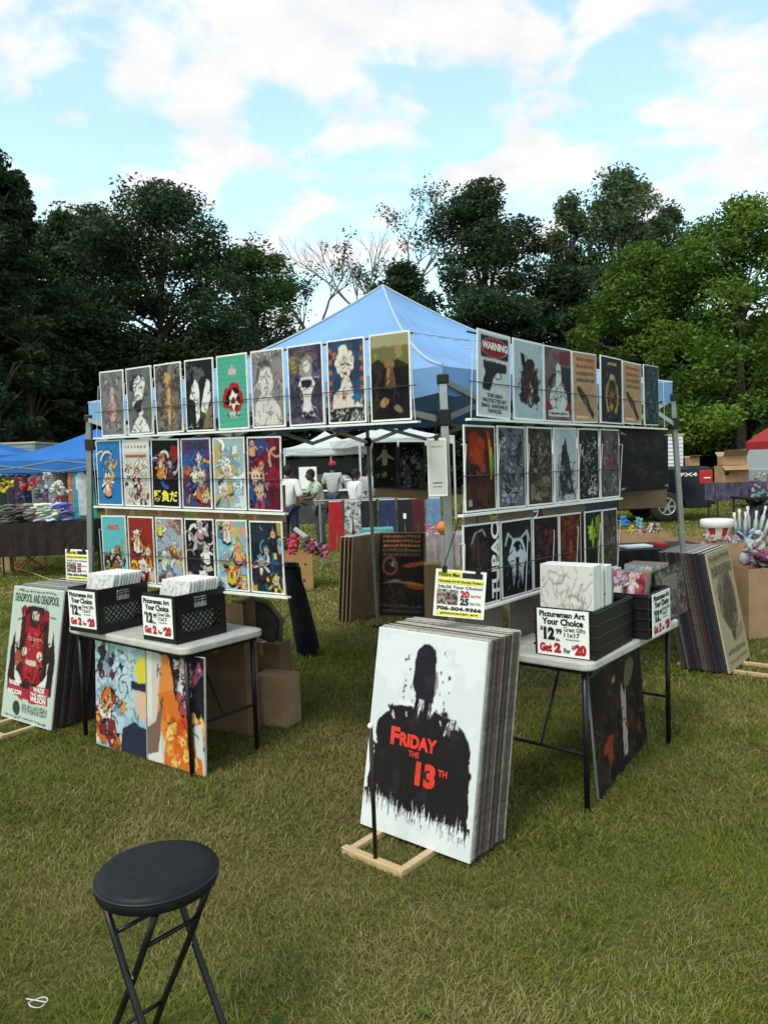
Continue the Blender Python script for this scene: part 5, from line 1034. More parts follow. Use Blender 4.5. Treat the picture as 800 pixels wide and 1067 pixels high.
# ------------------------------------------------------------------ stool
def stool():
    t = thing('bar_stool', 'round black padded folding stool alone in the foreground grass', 'stool', (-.668, 2.085, 0), radians(-40)); H = .605; r = .168
    M_vinyl = mat('black_vinyl', (.008, .0085, .011), .5, var=.25, scale=30, bump=.2, spec=.22)

    prof = [(r*.90, H-.052), (r*.97, H-.048), (r*1.0, H-.036), (r*1.0, H-.022), (r*.985, H-.018), (r*.985, H-.014), (r*.955, H-.005), (r*.88, H-.0005), (r*.6, H), (r*.2, H-.001), (.004, H-.0015)]
    st = MB().lathe(prof, n=56).build('seat', M_vinyl, t, smooth=True)
    MB().lathe([(r*.99, H-.0205), (r*1.012, H-.019), (r*1.012, H-.015), (r*.985, H-.0135)], n=56).build('piping', M_black, st, smooth=True)
    MB().box((0, 0, H-.058), (.2, .2, .012)).build('seat_plate', M_blackm, t)
    # two crossing tubular frames
    f = []
    for s in (-1, 1):
        for sy in (-1, 1):
            x0 = s*.115; x1 = -s*.19; y = sy*(.085 if s > 0 else .107)
            MB().tube([(x0, y, H-.06), (x0*.38, y, H-.19), (0, y, .335), (x1*.62, y, .14), (x1, y, .008)], .010, 10).build('leg', M_blackm, t, smooth=True)
    for xx, yy, z_ in ((.062, .085, .44), (-.062, .107, .44), (.145, .107, .10), (-.145, .085, .10)): MB().tube([(xx, -yy, z_), (xx, yy, z_)], .0065, 8).build('crossbar', M_blackm, t, smooth=True)
    for y in (-.107, .107): MB().tube([(-.0, y*1.0-.001, .333), (0, y*.79, .335)], .006, 8).build('pivot', M_alu, t)
    w_ = MB().blob((-.095, .105, H-.004), (.008, .005, .002), 8, 5, 3, .3).blob((.145, -.045, H-.014), (.006, .004, .003), 8, 5, 4, .3).build('worn_spots', mat('worn_spot', (.35, .35, .34), .8), st)
stool()
p = G(40, 1054); pts = [(.028*cos(a)*(1+.15*sin(3*a)), .022*sin(a), .03+.004*sin(2*a)) for a in np.linspace(0, 2*pi, 20)]; pts.append((-.045, .02, .03))
o = MB().tube(pts, .0018, 6).build('wire_loop', M_wwire); o.location = p; tag(o, 'small loop of pale wire lying in the grass at the lower left', 'wire')
# ------------------------------------------------------------------ other stalls
def popup(label, c, s, eave, peak, m, rz=0., val=.22, legm=None, legs=(0, 1, 2, 3)):
    t = thing('canopy', label, 'canopy', (c[0], c[1], 0), rz); h = s/2; C = [Vector((-h, -h, 0)), Vector((h, -h, 0)), Vector((h, h, 0)), Vector((-h, h, 0))]; mb = MB(); n = 8
    for i in range(4):
        a = C[i]+Vector((0, 0, eave+val)); b = C[(i+1) % 4]+Vector((0, 0, eave+val)); rows = []
        for r in range(n+1):
            q = r/n; rows.append([Vector((0, 0, peak)).lerp(a.lerp(b, k/n), q)-Vector((0, 0, .10*4*q*(1-q)+.04*(1-abs(2*k/n-1))*q)) for k in range(n+1)])
        mb.sheet(rows); mb.sheet([[a.lerp(b, k/n)-Vector((0, 0, .04*(1-abs(2*k/n-1))+dz)) for k in range(n+1)] for dz in (0, val*.5, val)])
    mb.build('roof', m, t, smooth=True)
    for i in legs: MB().bar(C[i], C[i]+Vector((0, 0, eave+val)), .045).build('leg', legm or M_wwire, t)
    for i in range(4):
        p, q = C[i], C[(i+1) % 4]; u = MB()
        for k in range(2): a = p.lerp(q, k/2); b = p.lerp(q, (k+1)/2); u.bar(a+Vector((0, 0, eave+.18)), b+Vector((0, 0, eave-.02)), .02); u.bar(a+Vector((0, 0, eave-.02)), b+Vector((0, 0, eave+.18)), .018)
        u.build('truss', legm or M_wwire, t)
    return t
M_whitecl = mat('white_canopy_cloth', (.72, .73, .74), .6, var=.05, scale=3, trans=.25, bump=.1)
popup('deep blue canopy of the clothes stall at the left edge', (-5.7, 15.6), 3.2, 1.80, 2.62, M_bluef, -.10, legm=M_legtube)
popup('deep blue canopy behind the clothes stall canopy, cut by the left edge', (-9.8, 18.8), 3.4, 2.0, 2.75, M_bluef, .1, legm=M_legtube)
popup('white canopy of the food stall seen through the booth', (-1.85, 25.5), 2.7, 2.08, 2.85, M_whitecl, .12)
popup('white canopy just right of the food stall canopy, half hidden by dark pictures', (.25, 23.5), 2.9, 2.25, 3.0, M_whitecl, .35)
# garments
def garment(kind, label, c, w, h, m, th=.05, group=None, rz=0., extra=None):
    """hangs from c downwards"""
    t = thing('hanging_'+kind, label, kind, (c.x, c.y, c.z), rz, group); b = MB()
    if kind == 'trousers': prof = [(-.5, 0), (.5, 0), (.52, -.25), (.56, -1), (.1, -1), (0, -.38), (-.1, -1), (-.56, -1), (-.52, -.25)]
    elif kind == 'dress': prof = [(-.22, 0), (.22, 0), (.34, -.2), (.3, -.4), (.5, -1), (-.5, -1), (-.3, -.4), (-.34, -.2)]
    else: prof = [(-.18, 0), (.18, 0), (.5, -.12), (.5, -.42), (.36, -.42), (.34, -1), (-.34, -1), (-.36, -.42), (-.5, -.42), (-.5, -.12)]
    b.prism([(x*w, y*h) for x, y in prof], -th/2, th/2, Matrix.Rotation(pi/2, 4, 'X')); b.build('cloth', m, t, bevel=.006)
    hk = MB()
    if kind == 'trousers': hk.box((0, 0, .012), (w*.96, .025, .028)).build('hanger', M_wwire, t)
    else: hk.tube([(-w*.3, 0, -.02), (0, 0, .035), (w*.3, 0, -.02)], .006, 5).tube([(0, 0, .035), (.012, 0, .07), (0, 0, .09)], .004, 5).build('hanger', M_wwire, t)
    if extra: extra(t)
    return t
def cloth(n, c, v=.2): return mat('cloth_'+n, c, .9, var=v, scale=9, bump=.2)
def rail(label, a, b, m=M_legtube, legs=True):
    t = thing('clothes_rail', label, 'rail', (a.x, a.y, 0)); o = Vector((a.x, a.y, 0)); a = a-o; b = b-o
    MB().tube([a-(b-a).normalized()*.1, b+(b-a).normalized()*.1], .016, 8).build('bar', m, t)
    if legs:
        for p in (a, b): MB().tube([(p.x, p.y, 0), p], .018, 8).tube([(p.x, p.y-.3, .02), (p.x, p.y+.3, .02)], .018, 6).build('upright', m, t)
ra, rb = D(2, 489, 14.2), D(96, 489, 14.2); ra.z = rb.z = 1.84; rail('high rail of hanging clothes under the deep blue canopy', ra, rb, legs=False)
SH = [('dark green shirt at the left end of the high clothes rail', (.03, .06, .04)), ('black and grey shirt second on the high clothes rail', (.06, .06, .065)), ('plum shirt hanging behind the yellow plush bundle', (.10, .05, .10)), ('navy shirt hanging left of the red plush bundle', (.03, .04, .10)),
      ('grey patterned shirt hanging above the red plush bundle', (.25, .25, .27)), ('dusty violet shirt hanging in the middle of the high rail', (.22, .17, .28)), ('pale mint shirt beside the white plush pile', (.35, .42, .38)), ('olive shirt hanging behind the white plush pile', (.16, .16, .08))]
for i, (l, c) in enumerate(SH):
    p = ra.lerp(rb, .03+i*.092); garment('shirt', l, p-Vector((0, 0, .09)), .34, .66, cloth('s%d' % i, c), group='clothes on the high rail', rz=.7+.2*sin(i*3))
src = None
for i in range(16):
    p = ra.lerp(rb, .0+i*.058)+Vector((0, .16, 0)); M_ = Matrix.Translation((p.x, p.y, 1.75)) @ Matrix.Rotation(.75+.25*sin(i*2.3), 4, 'Z')
    if i < 4: g_ = garment('shirt', 'shirt packed tightly on the clothes rail behind the plush bundles', Vector((p.x, p.y, 1.75)), .36, .62+.04*(i % 3), cloth('pk%d' % i, [(.16, .16, .18), (.30, .27, .28), (.12, .15, .22), (.34, .20, .22)][i]), group='shirts packed on the clothes rail'); g_.matrix_world = M_; src = (src or [])+[g_]
    else: copy_tree(src[i % 4], M=M_)
for i, (px, l, c, k, h) in enumerate([(74, 'coral long garment hanging at the right part of the high rail', (.55, .16, .12), 'dress', .92), (79.5, 'turquoise long garment next to the coral one', (.03, .36, .42), 'dress', .85), (84.5, 'white long-sleeved top hanging beside the canopy leg', (.62, .62, .66), 'shirt', .8), (93.5, 'teal green garment seen just right of the canopy leg', (.03, .28, .24), 'dress', .86)]):
    p = D(px, 489, 14.1); p.z = 1.76; garment(k, l, p, .20, h, cloth('l%d' % i, c), group='clothes on the high rail', rz=.3)
def plush(label, c, r, cols, seed, name='plush_toy', n=9, cat='plush toys', parent_m=None):
    """soft toy: sagging body, head with ears, limbs; heaps are crumpled, overlapping folds"""
    rd = random.Random(seed); t = thing(name, label, cat, tuple(c), rd.uniform(-.6, .6)); cols = list(cols)
    def bl(m, p, rr, sd, amp): 
        R = Euler((rd.uniform(-1, 1), rd.uniform(-1, 1), rd.uniform(-3, 3))).to_matrix(); m.blob(p, rr, 14, 10, sd, amp, R)
    for ci, col in enumerate(cols):
        m = MB(); o = Vector((rd.uniform(-.35, .35)*r, rd.uniform(-.2, .2)*r, rd.uniform(-.25, .25)*r))
        if name == 'plush_toy':
            bl(m, o, (r*.42, r*.36, r*.5), seed+ci, .1); h = o+Vector((rd.uniform(-.2, .2)*r, -.15*r, .55*r)); bl(m, h, (r*.34, r*.3, r*.3), seed+9, .06)
            for s_ in (-1, 1): bl(m, h+Vector((s_*.26*r, 0, .22*r)), (r*.12, r*.07, r*.16), seed+3, .05); m.tube([o+Vector((s_*.25*r, 0, .2*r)), o+Vector((s_*.6*r, -.25*r, rd.uniform(-.2, .3)*r))], [r*.15, r*.12], 8); m.tube([o+Vector((s_*.2*r, -.1*r, -.3*r)), o+Vector((s_*.35*r, -.5*r, -.45*r))], [r*.17, r*.14], 8)
        else:
            for j in range(max(3, n)):
                p = o+Vector((rd.uniform(-.9, .9)*r, rd.uniform(-.5, .5)*r, rd.uniform(-.6, .6)*r)); bl(m, p, (r*rd.uniform(.14, .38), r*rd.uniform(.06, .16), r*rd.uniform(.12, .3)), seed*7+j+ci*31, .34)
        f = m.build('plush_body' if ci == 0 else 'plush_trim', cloth('p%02x%02x%02x' % tuple(int(v*255) for v in col), tuple(v*.8 for v in col), .3), t, smooth=True)
    return t
for i, (px, py, r, cols, l) in enumerate([(8, 506, .15, [(.72, .60, .04), (.6, .5, .1)], 'bunch of bright yellow plush toys at the left edge of the clothes stall'), (20, 518, .14, [(.03, .04, .12), (.10, .10, .14)], 'dark blue plush bunch under the red one'), (31, 504, .16, [(.55, .05, .07), (.5, .2, .12)], 'red and orange plush bunch in the clothes stall'),
        (42, 513, .12, [(.4, .38, .45), (.1, .1, .14)], 'grey-lilac plush bunch left of the white ones'), (50, 496, .11, [(.55, .62, .62), (.5, .25, .25)], 'pale mint plush hanging above the white pile'), (57, 508, .17, [(.75, .74, .73), (.7, .68, .68)], 'big pile of white plush toys in the clothes stall'),
        (67, 511, .12, [(.70, .65, .25), (.72, .71, .7)], 'pale yellow and white plush beside the coral garment'), (62, 522, .10, [(.68, .6, .62), (.45, .08, .12)], 'pink and white plush on the stall table')]):
    plush(l, D(px, py, 13.4), r, cols, 300+i, 'plush_bundle', 10)
def draped_table(label, x0, x1, y0, y1, H, mt, drop=.5, name='stall_table', legm=M_blackm, cat='table', rz=0):
    cx, cy = (x0+x1)/2, (y0+y1)/2; t = thing(name, label, cat, (cx, cy, 0), rz); w = x1-x0; d = y1-y0; b = MB(); n = 26
    b.box((0, 0, H), (w, d, .012)); P = []
    for k in range(n): P.append(Vector((-w/2+w*k/n, -d/2, 0)))
    for k in range(n//2): P.append(Vector((w/2, -d/2+d*k/(n//2), 0)))
    for k in range(n): P.append(Vector((w/2-w*k/n, d/2, 0)))
    for k in range(n//2): P.append(Vector((-w/2, d/2-d*k/(n//2), 0)))
    P.append(P[0]); rows = []
    for z, f in ((H+.004, 0), (H-.1, .010), (H-drop*.6, .022), (H-drop, .03)):
        rows.append([p*(1+.01)+p.normalized()*f*sin(i*1.7)+Vector((0, 0, z)) for i, p in enumerate(P)])
    b.sheet(rows); b.build('table_cloth', mt, t)
    for sx in (-1, 1):
        for sy in (-1, 1): MB().tube([(sx*(w/2-.06), sy*(d/2-.06), 0), (sx*(w/2-.06), sy*(d/2-.06), H-.01)], .016, 8).build('leg', legm, t)
    return t
draped_table('clothes-stall table under a dark brown cloth, heaped with bundles', -6.75, -4.95, 12.8, 13.5, .93, cloth('darkbrown', (.016, .010, .010), .5), .55)
for i, (px, l, c) in enumerate([(8, 'grey and black folded clothes at the left end of the stall table', (.12, .12, .13)), (18, 'heap of dark folded clothes with a pale tag on the stall table', (.07, .06, .06)), (32, 'brown-grey folded clothes in the middle of the stall table', (.20, .16, .14)), (45, 'white and green folded cloths on the stall table', (.60, .62, .58)), (57, 'white folded cloths at the right of the stall table', (.66, .66, .66)), (67, 'blue and orange folded cloths at the right end of the stall table', (.10, .14, .42))]):
    p = D(px, 530, 12.95); t = thing('folded_clothes', l, 'clothes', (p.x, p.y, .938)); rd = random.Random(i)
    for k in range(7): 
        MB().blob((rd.uniform(-.09, .09), rd.uniform(-.05, .05), .03+k*.042), (rd.uniform(.10, .17), .12, .032), 16, 8, i*9+k, .34).build('folded_cloth', cloth('f%d%d' % (i, k), tuple(min(.75, v*rd.uniform(.6, 1.5)+rd.uniform(0, .04)) for v in c)), t, smooth=True)
def camp_chair():
    p = G(33, 594); t = thing('camping_chair', 'folding camping chair with dark blue seat and red frame in front of the clothes stall', 'chair', (p.x, p.y, 0), .5)
    rdm = mat('red_tube', (.26, .03, .035), .5); nav = cloth('navy', (.02, .022, .05))
    for a, b in (((-.25, -.22, 0), (.25, -.2, .42)), ((.25, -.22, 0), (-.25, -.2, .42)), ((-.25, .24, 0), (.25, .22, .42)), ((.25, .24, 0), (-.25, .22, .42)), ((-.25, -.22, 0), (-.25, .24, .42)), ((.25, -.22, 0), (.25, .24, .42)), ((-.27, .2, .4), (-.29, .3, .9)), ((.27, .2, .4), (.29, .3, .9)), ((-.27, -.22, .4), (-.27, -.22, .62)), ((.27, -.22, .4), (.27, -.22, .62))): MB().tube([a, b], .013, 7).build('frame_tube', rdm, t)
    MB().sheet([[Vector((x, y, .43-.05*(1-(x/.26)**2))) for x in np.linspace(-.26, .26, 7)] for y in (-.22, 0, .22)]).build('seat', nav, t, solid=.006)
    MB().sheet([[Vector((x, .22+.02*k+.03*(1-(x/.28)**2), .44+.16*k)) for x in np.linspace(-.28, .28, 7)] for k in range(4)]).build('backrest', nav, t, solid=.006)
    for s in (-1, 1): MB().box((s*.28, .02, .63), (.07, .5, .015)).build('armrest', nav, t)
camp_chair()
p = G(9, 596); o = MB().box((0, 0, .30), (.15, .15, .60)).box((0, 0, .61), (.19, .19, .02)).build('wood_stand', mat('tan_wood', (.30, .19, .10), .8, var=.2, scale=6, stretch=(8, 8, 1))); o.location = (p.x, p.y, 0); tag(o, 'square tan wooden stand at the left edge beside the camping chair', 'stand')
p0 = G(-10, 588); p1 = G(60, 608); o = MB().tube([p0+(p1-p0)*k/8+Vector((0, 0, .05-.02*sin(k))) for k in range(9)], .006, 5).build('rope', mat('yellow_rope', (.5, .42, .12), .8)); tag(o, 'thin yellow rope lying across the grass at the left edge', 'rope')
def trailer(label, x0, x1, y, z0, z1, d, m, name='trailer', stripe=None):
    t = thing(name, label, 'trailer', ((x0+x1)/2, y, 0)); w = x1-x0
    MB().box((0, d/2, (z0+z1)/2), (w, d, z1-z0)).build('box_body', m, t, bevel=.04); MB().box((0, d/2, z1+.03), (w+.06, d+.06, .06)).build('roof_edge', mat('beige_trim', (.42, .38, .28), .6), t)
    b = MB(); k = int((z1-z0)/.12)
    for i in range(1, k): b.box((0, -.008, z0+i*(z1-z0)/k), (w-.1, .012, .02))
    b.build('ribs', stripe or m, t)
    for s in (-1, 1):
        wh = MB().lathe([(.12, -.09), (.30, -.09), (.33, -.05), (.33, .05), (.30, .09), (.12, .09)], (s*.35, d*.5*.1+.05, .33), 20, Matrix.Rotation(pi/2, 3, 'X')).build('wheel', M_black, t)
        MB().lathe([(.02, -.1), (.19, -.1), (.2, -.06)], (s*.35, d*.5*.1+.05, .33), 16, Matrix.Rotation(-pi/2, 3, 'X')).build('rim', M_alu, wh)
    return t
trailer('grey-blue trailer with a beige roof edge behind the blue canopies', -15.2, -10.95, 24.5, .5, 2.75, 2.2, mat('grey_blue_panel', (.20, .27, .30), .5, var=.1, scale=3))
trailer('white ribbed trailer behind the pickup truck', 5.5, 9.75, 25.0, .5, 2.28, 2.2, mat('white_panel', (.70, .71, .72), .45), stripe=mat('grey_rib', (.30, .31, .33), .5))
# ---- food stall
def counter():
    t = thing('food_counter', 'dark food counter with a white top under the white canopy', 'counter', (-1.9, 22.6, 0))
    MB().box((0, .35, .48), (3.0, .6, .96)).build('counter_body', mat('dark_counter', (.045, .045, .05), .6, var=.3, scale=5), t); MB().box((0, .33, .985), (3.1, .74, .05)).build('counter_top', M_white, t)
    MB().box((0, 2.2, 1.7), (3.2, .05, .5)).build('back_shelf', M_blackm, t)
counter()
def item(name, label, cat, c, fn, rz=0):
    t = thing(name, label, cat, tuple(c), rz); fn(t); return t
item('menu_board', 'blank white board standing on the food counter', 'board', (-2.2, 22.75, 1.01), lambda t: (MB().box((0, 0, .36), (.52, .03, .66)).build('board', M_signw, t), MB().box((0, .0, .02), (.4, .16, .03)).build('foot', M_blackm, t)))
item('griddle', 'black griddle at the left of the food counter', 'griddle', (-2.85, 22.8, 1.01), lambda t: (MB().box((0, 0, .16), (.5, .4, .3)).build('body', M_black, t, bevel=.02), MB().tube([(-.2, -.24, .3), (.2, -.24, .3)], .015, 8).build('handle', M_alu, t)))
item('metal_box', 'grey steel food warmer at the right of the counter', 'food warmer', (-1.15, 22.8, 1.01), lambda t: (MB().box((0, 0, .15), (.5, .35, .3)).build('body', M_alu, t, bevel=.03), MB().blob((0, 0, .3), (.22, .15, .12), 12, 8, 4, .02).build('lid', M_alu, t, smooth=True)))
item('stock_pot', 'dark pot between the board and the steel warmer', 'pot', (-1.65, 22.8, 1.01), lambda t: (MB().lathe([(.14, 0), (.15, .02), (.15, .24), (.14, .25)], n=18).build('pot_body', M_blackm, t, smooth=True), MB().lathe([(.15, .25), (.1, .29), (.02, .30), (.02, .33)], n=18).build('lid', M_alu, t)))
item('equipment_shelf', 'dark shelf unit of cooking gear at the back of the food stall', 'shelf', (-2.0, 26.2, 0), lambda t: (MB().box((0, 0, .9), (3.0, .5, 1.8)).build('cabinet', mat('dark_red_brown', (.06, .03, .025), .7, var=.4, scale=2), t), MB().box((-.2, -.27, 1.5), (.9, .03, .6)).build('pale_panel', mat('pale_green_panel', (.45, .5, .42), .6), t)))
# ---- people
def skin_mesh(verts, edges, radii, root=0, lev=2):
    me = bpy.data.meshes.new('k'); me.from_pydata(verts, edges, []); ob = bpy.data.objects.new('k', me); COL.objects.link(ob)
    m = ob.modifiers.new('s', 'SKIN'); sv = me.skin_vertices[0].data
    for i, r in enumerate(radii): sv[i].radius = (r, r) if not isinstance(r, tuple) else r; sv[i].use_root = (i == root)
    m.use_smooth_shade = True; ob.modifiers.new('u', 'SUBSURF').levels = lev
    dg = bpy.context.evaluated_depsgraph_get(); dg.update(); r = bpy.data.meshes.new_from_object(ob.evaluated_get(dg)); bpy.data.objects.remove(ob); return r
def person(label, x, y, rz, H, top, legs, pose, skin=(.10, .05, .032), hair=(.008, .007, .007), cap=None, bottom=None):
    """pose: hand targets (l, r) local, lean forward (local -y is the front)"""
    t = thing('person', label, 'person', (x, y, 0), rz); s = H/1.7; ln = pose.get('lean', 0)
    def V(a, b, c): return (a*s, (b-ln*max(0, c-.95))*s, c*s)
    pel = V(0, 0, .93); sp = V(0, .01, 1.12); ch = V(0, .01, 1.32); nk = V(0, -.005, 1.47); hd = V(0, -.03, 1.53)
    J = [pel, sp, ch, nk, hd]; R = [(.12*s, .09*s), (.10*s, .08*s), (.11*s, .075*s), .048*s, .052*s]; E = [(0, 1), (1, 2), (2, 3), (3, 4)]
    arms = {}
    for sd in (-1, 1):
        sh = V(sd*.185, .01, 1.40); hx_ = Vector(pose['hands'][0 if sd < 0 else 1]); hand = Vector(V(*hx_)); shv = Vector(sh); mid = (shv+hand)/2; L = (hand-shv).length; up = .30*s; off = max(0, (up**2-(L/2)**2))**.5
        el = mid+Vector((sd*.35, .5, -.8)).normalized()*off; i = len(J); J += [sh, tuple(el), tuple(hand)]; R += [.046*s, .040*s, .028*s]; E += [(2, i), (i, i+1), (i+1, i+2)]; arms[sd] = (sh, el, hand)
    lg = {}
    for sd in (-1, 1):
        hp = V(sd*.095, 0, .88); kn = (sd*.10*s, -.03*s, .48*s); an = (sd*.105*s, .02*s, .075*s); toe = (sd*.12*s, -.15*s, .035*s); i = len(J); J += [hp, kn, an, toe]; R += [.09*s, .058*s, .038*s, .032*s]; E += [(0, i), (i, i+1), (i+1, i+2), (i+2, i+3)]; lg[sd] = (hp, kn, an, toe)
    me = skin_mesh(J, E, R); bm = bmesh.new(); bm.from_mesh(me)
    # head with nose and ears, hands with five fingers, all in the same mesh
    hc = Vector(V(0, -.045, 1.60)); hm = MB(); n = 16
    hm.blob(hc, (.073*s, .09*s, .115*s), 16, 12, 1, .0); hm.blob(hc+Vector((0, -.09*s, -.012*s)), (.014*s, .022*s, .022*s), 8, 6, 1, 0)
    for sd in (-1, 1): hm.blob(hc+Vector((sd*.073*s, .0, -.01*s)), (.012*s, .02*s, .03*s), 8, 6, 1, 0)
    for sd in (-1, 1):
        sh, el, hand = arms[sd]; d = (hand-Vector(el)).normalized(); a = d.cross(Vector((0, 0, 1))).normalized(); b = d.cross(a)
        hm.blob(hand+d*.035*s, (.03*s, .03*s, .03*s), 8, 6, 2, .02)
        for k in range(4):
            o = hand+d*.06*s+a*(k-1.5)*.017*s; L = (.06, .07, .065, .05)[k]*s; hm.tube([o-d*.02*s, o+d*L*.5, o+d*L*.85+b*L*.3], [.009*s, .008*s, .006*s], 6)
        hm.tube([hand+d*.02*s, hand+d*.045*s-a*.035*s+b*.01*s, hand+d*.07*s-a*.04*s+b*.02*s], [.010*s, .009*s, .007*s], 6)
    m2 = bpy.data.meshes.new('h'); m2.from_pydata(hm.v, [], hm.f); bm.from_mesh(m2); bmesh.ops.recalc_face_normals(bm, faces=bm.faces); bm.to_mesh(me); bm.free(); me.shade_smooth()
    me.materials.clear(); me.materials.append(mat('skin_%d' % int(skin[0]*1000), skin, .55)); o = bpy.data.objects.new('body', me); COL.objects.link(o); o.parent = t
    em = MB()
    for sd in (-1, 1): em.blob(hc+Vector((sd*.03*s, -.083*s, .01*s)), (.012*s, .006*s, .007*s), 8, 6, 1, 0)
    f = em.build('eyes', M_ink, t); MB().blob(hc+Vector((0, -.082*s, -.055*s)), (.024*s, .008*s, .008*s), 8, 6, 1, 0).build('mouth', M_inkr, t)
    # shirt
    JJ = [V(0, 0, .90), V(0, .01, 1.12), V(0, .01, 1.32), V(0, .0, 1.445)]; RR = [(.16*s, .125*s), (.15*s, .12*s), (.18*s, .135*s), .085*s]; EE = [(0, 1), (1, 2), (2, 3)]
    for sd in (-1, 1):
        sh, el, hand = arms[sd]; i = len(JJ); q = Vector(sh).lerp(el, .75) if not pose.get('long') else Vector(el); JJ += [sh, tuple(q)]; RR += [.08*s, .066*s]; EE += [(2, i), (i, i+1)]
        if pose.get('long'): JJ.append(tuple(Vector(el).lerp(hand, .9))); RR.append(.042*s); EE.append((i+1, i+2))
    m_ = skin_mesh(JJ, EE, RR); m_.materials.clear(); m_.materials.append(top); o = bpy.data.objects.new('shirt', m_); COL.objects.link(o); o.parent = t
    JJ = [V(0, .0, .95)]; RR = [(.15*s, .12*s)]; EE = []
    for sd in (-1, 1):
        hp, kn, an, toe = lg[sd]; i = len(JJ); JJ += [hp, kn, tuple(Vector(kn).lerp(an, .85))]; RR += [.105*s, .078*s, .06*s]; EE += [(0, i), (i, i+1), (i+1, i+2)]
    m_ = skin_mesh(JJ, EE, RR); m_.materials.clear(); m_.materials.append(legs); o = bpy.data.objects.new('trousers', m_); COL.objects.link(o); o.parent = t
    for sd in (-1, 1):
        toe = Vector(lg[sd][3]); MB().blob(toe+Vector((0, .07*s, .015*s)), (.05*s, .13*s, .045*s), 12, 8, 1, 0).build('shoe', M_black, t, smooth=True)
    MB().blob(hc+Vector((0, .02*s, .03*s)), (.088*s, .10*s, .11*s), 16, 10, 5, .05).build('hair', mat('hair_dark', hair, .8, var=.3, scale=40), t, smooth=True)
    if cap:
        MB().blob(hc+Vector((0, .01*s, .07*s)), (.098*s, .112*s, .085*s), 16, 8, 5, .01).blob(hc+Vector((0, -.11*s, .06*s)), (.07*s, .08*s, .012*s), 12, 6, 5, 0).build('cap', cap, t, smooth=True)
    return t
def floral(n, a, b, sc=26): return mat(n, a, .9, col2=b, scale=sc)
X = lambda px, Y: (px-400)/CF*Y*1.0
person('person in a white T-shirt and dark jeans beside the left poster wall, back turned', X(301, 14.5), 14.5, radians(160), 1.72, cloth('tee_white', (.62, .62, .6), .08), cloth('jeans_dark', (.02, .03, .07)), dict(hands=[(-.3, -.05, 1.0), (.28, -.2, 1.1)]))
person('person in a pale floral shirt and grey track trousers reaching to the left', X(334, 15.5), 15.5, radians(-65), 1.62, floral('shirt_floral', (.62, .64, .5), (.18, .30, .20), 22), cloth('track_grey', (.07, .07, .075)), dict(hands=[(-.12, -.5, 1.15), (.12, -.48, 1.12)], lean=.25))
person('person in a red cap standing at the food counter', X(348, 20), 20, radians(170), 1.78, cloth('tee_grey', (.4, .4, .42), .1), cloth('jeans_mid', (.04, .05, .09)), dict(hands=[(-.2, -.3, 1.1), (.2, -.3, 1.1)]), cap=cloth('cap_red', (.45, .015, .02), .1))
person('person in a long-sleeved white top with arms folded in front', X(371, 15.8), 15.8, radians(125), 1.60, cloth('top_white', (.68, .69, .72), .06), cloth('dark_trousers', (.02, .02, .025)), dict(hands=[(.02, -.25, 1.15), (.06, -.27, 1.2)], long=True))
person('person in a grey top with dark hair, farther right near the rear canopy leg', X(385, 17.5), 17.5, radians(185), 1.66, cloth('top_grey', (.35, .33, .34), .15), cloth('black_trousers', (.015, .015, .018)), dict(hands=[(-.24, -.15, 1.0), (.22, -.25, 1.1)]))
# ---- trousers rail behind the booth
a = D(333, 521, 13); b = D(462, 521, 13); a.z = b.z = 1.12; rail('low rail of hanging trousers seen through the booth', a, b)
TR = [(349, 'red trousers on the low rail, leftmost', cloth('red', (.36, .010, .015)), .22, .82), (367, 'black and white flower-print trousers next to the red ones', floral('floral_bw', (.6, .6, .6), (.03, .03, .035), 18), .26, .62), (384, 'plain black trousers left of the rear canopy leg', cloth('blk', (.012, .012, .016)), .25, .84),
      (403, 'navy trousers right of the rear canopy leg', cloth('nvy', (.018, .03, .09)), .28, .84), (421, 'black trousers with a white tag between navy and maroon ones', cloth('blk2', (.012, .011, .018)), .24, .84), (435, 'dark maroon trousers on the low rail', cloth('mar', (.07, .01, .02)), .20, .84), (451, 'faded blue jeans at the right end of the low rail', cloth('jeans', (.13, .22, .36)), .24, .80)]
for px, l, m, w_, h_ in TR:
    p = D(px, 521, 13); garment('trousers', l, Vector((p.x, p.y, 1.095)), w_, h_, m, .07, 'trousers on the low rail', extra=(lambda t: MB().box((0, -.04, -.28), (.05, .004, .09)).build('tag', M_signw, t)) if 'tag' in l else None)
# ---- cartons and bins
def bin_(label, c, w, d, h, rz, m=M_card, holes=True): 
    return carton('produce_bin', label, 'bin', ucrate((c[0], c[1], .004), rz), w, d, h, m, tape=False, open_=True, group='cardboard produce bins', holes=[(.16, .3, .018), (.5, .72, .022), (.8, .28, .018), (.84, .72, .016), (.3, .85, .014)] if holes else None)
bin_('cardboard bin of plush toys between the left wall and the brown boards', (-1.62, 10.45), .62, .6, .50, .12, mat('orange_cardboard', (.36, .20, .08), .85, var=.12, scale=8))
for px, py, r, cols, l in ((306, 566, .15, [(.55, .06, .09), (.4, .1, .12)], 'coral red plush toy on top of the left bin'), (325, 570, .15, [(.10, .09, .1), (.4, .04, .1)], 'black plush toy with pink trim in the left bin'), (303, 577, .12, [(.6, .04, .06), (.3, .3, .3)], 'small red plush toy at the left side of the left bin'), (336, 574, .13, [(.5, .12, .2), (.07, .07, .07)], 'dark pink plush toy at the right side of the left bin')):
    plush(l, D(px, py, 10.7), r, cols, int(px))
p = D(322, 562, 10.7); o = MB().box((0, 0, 0), (.5, .10, .04)).build('toy_sword', mat('silver_foam', (.55, .56, .6), .5)); o.location = p; o.rotation_euler = (.2, .7, .2); tag(o, 'silver grey toy sword lying across the plush in the left bin', 'toy')
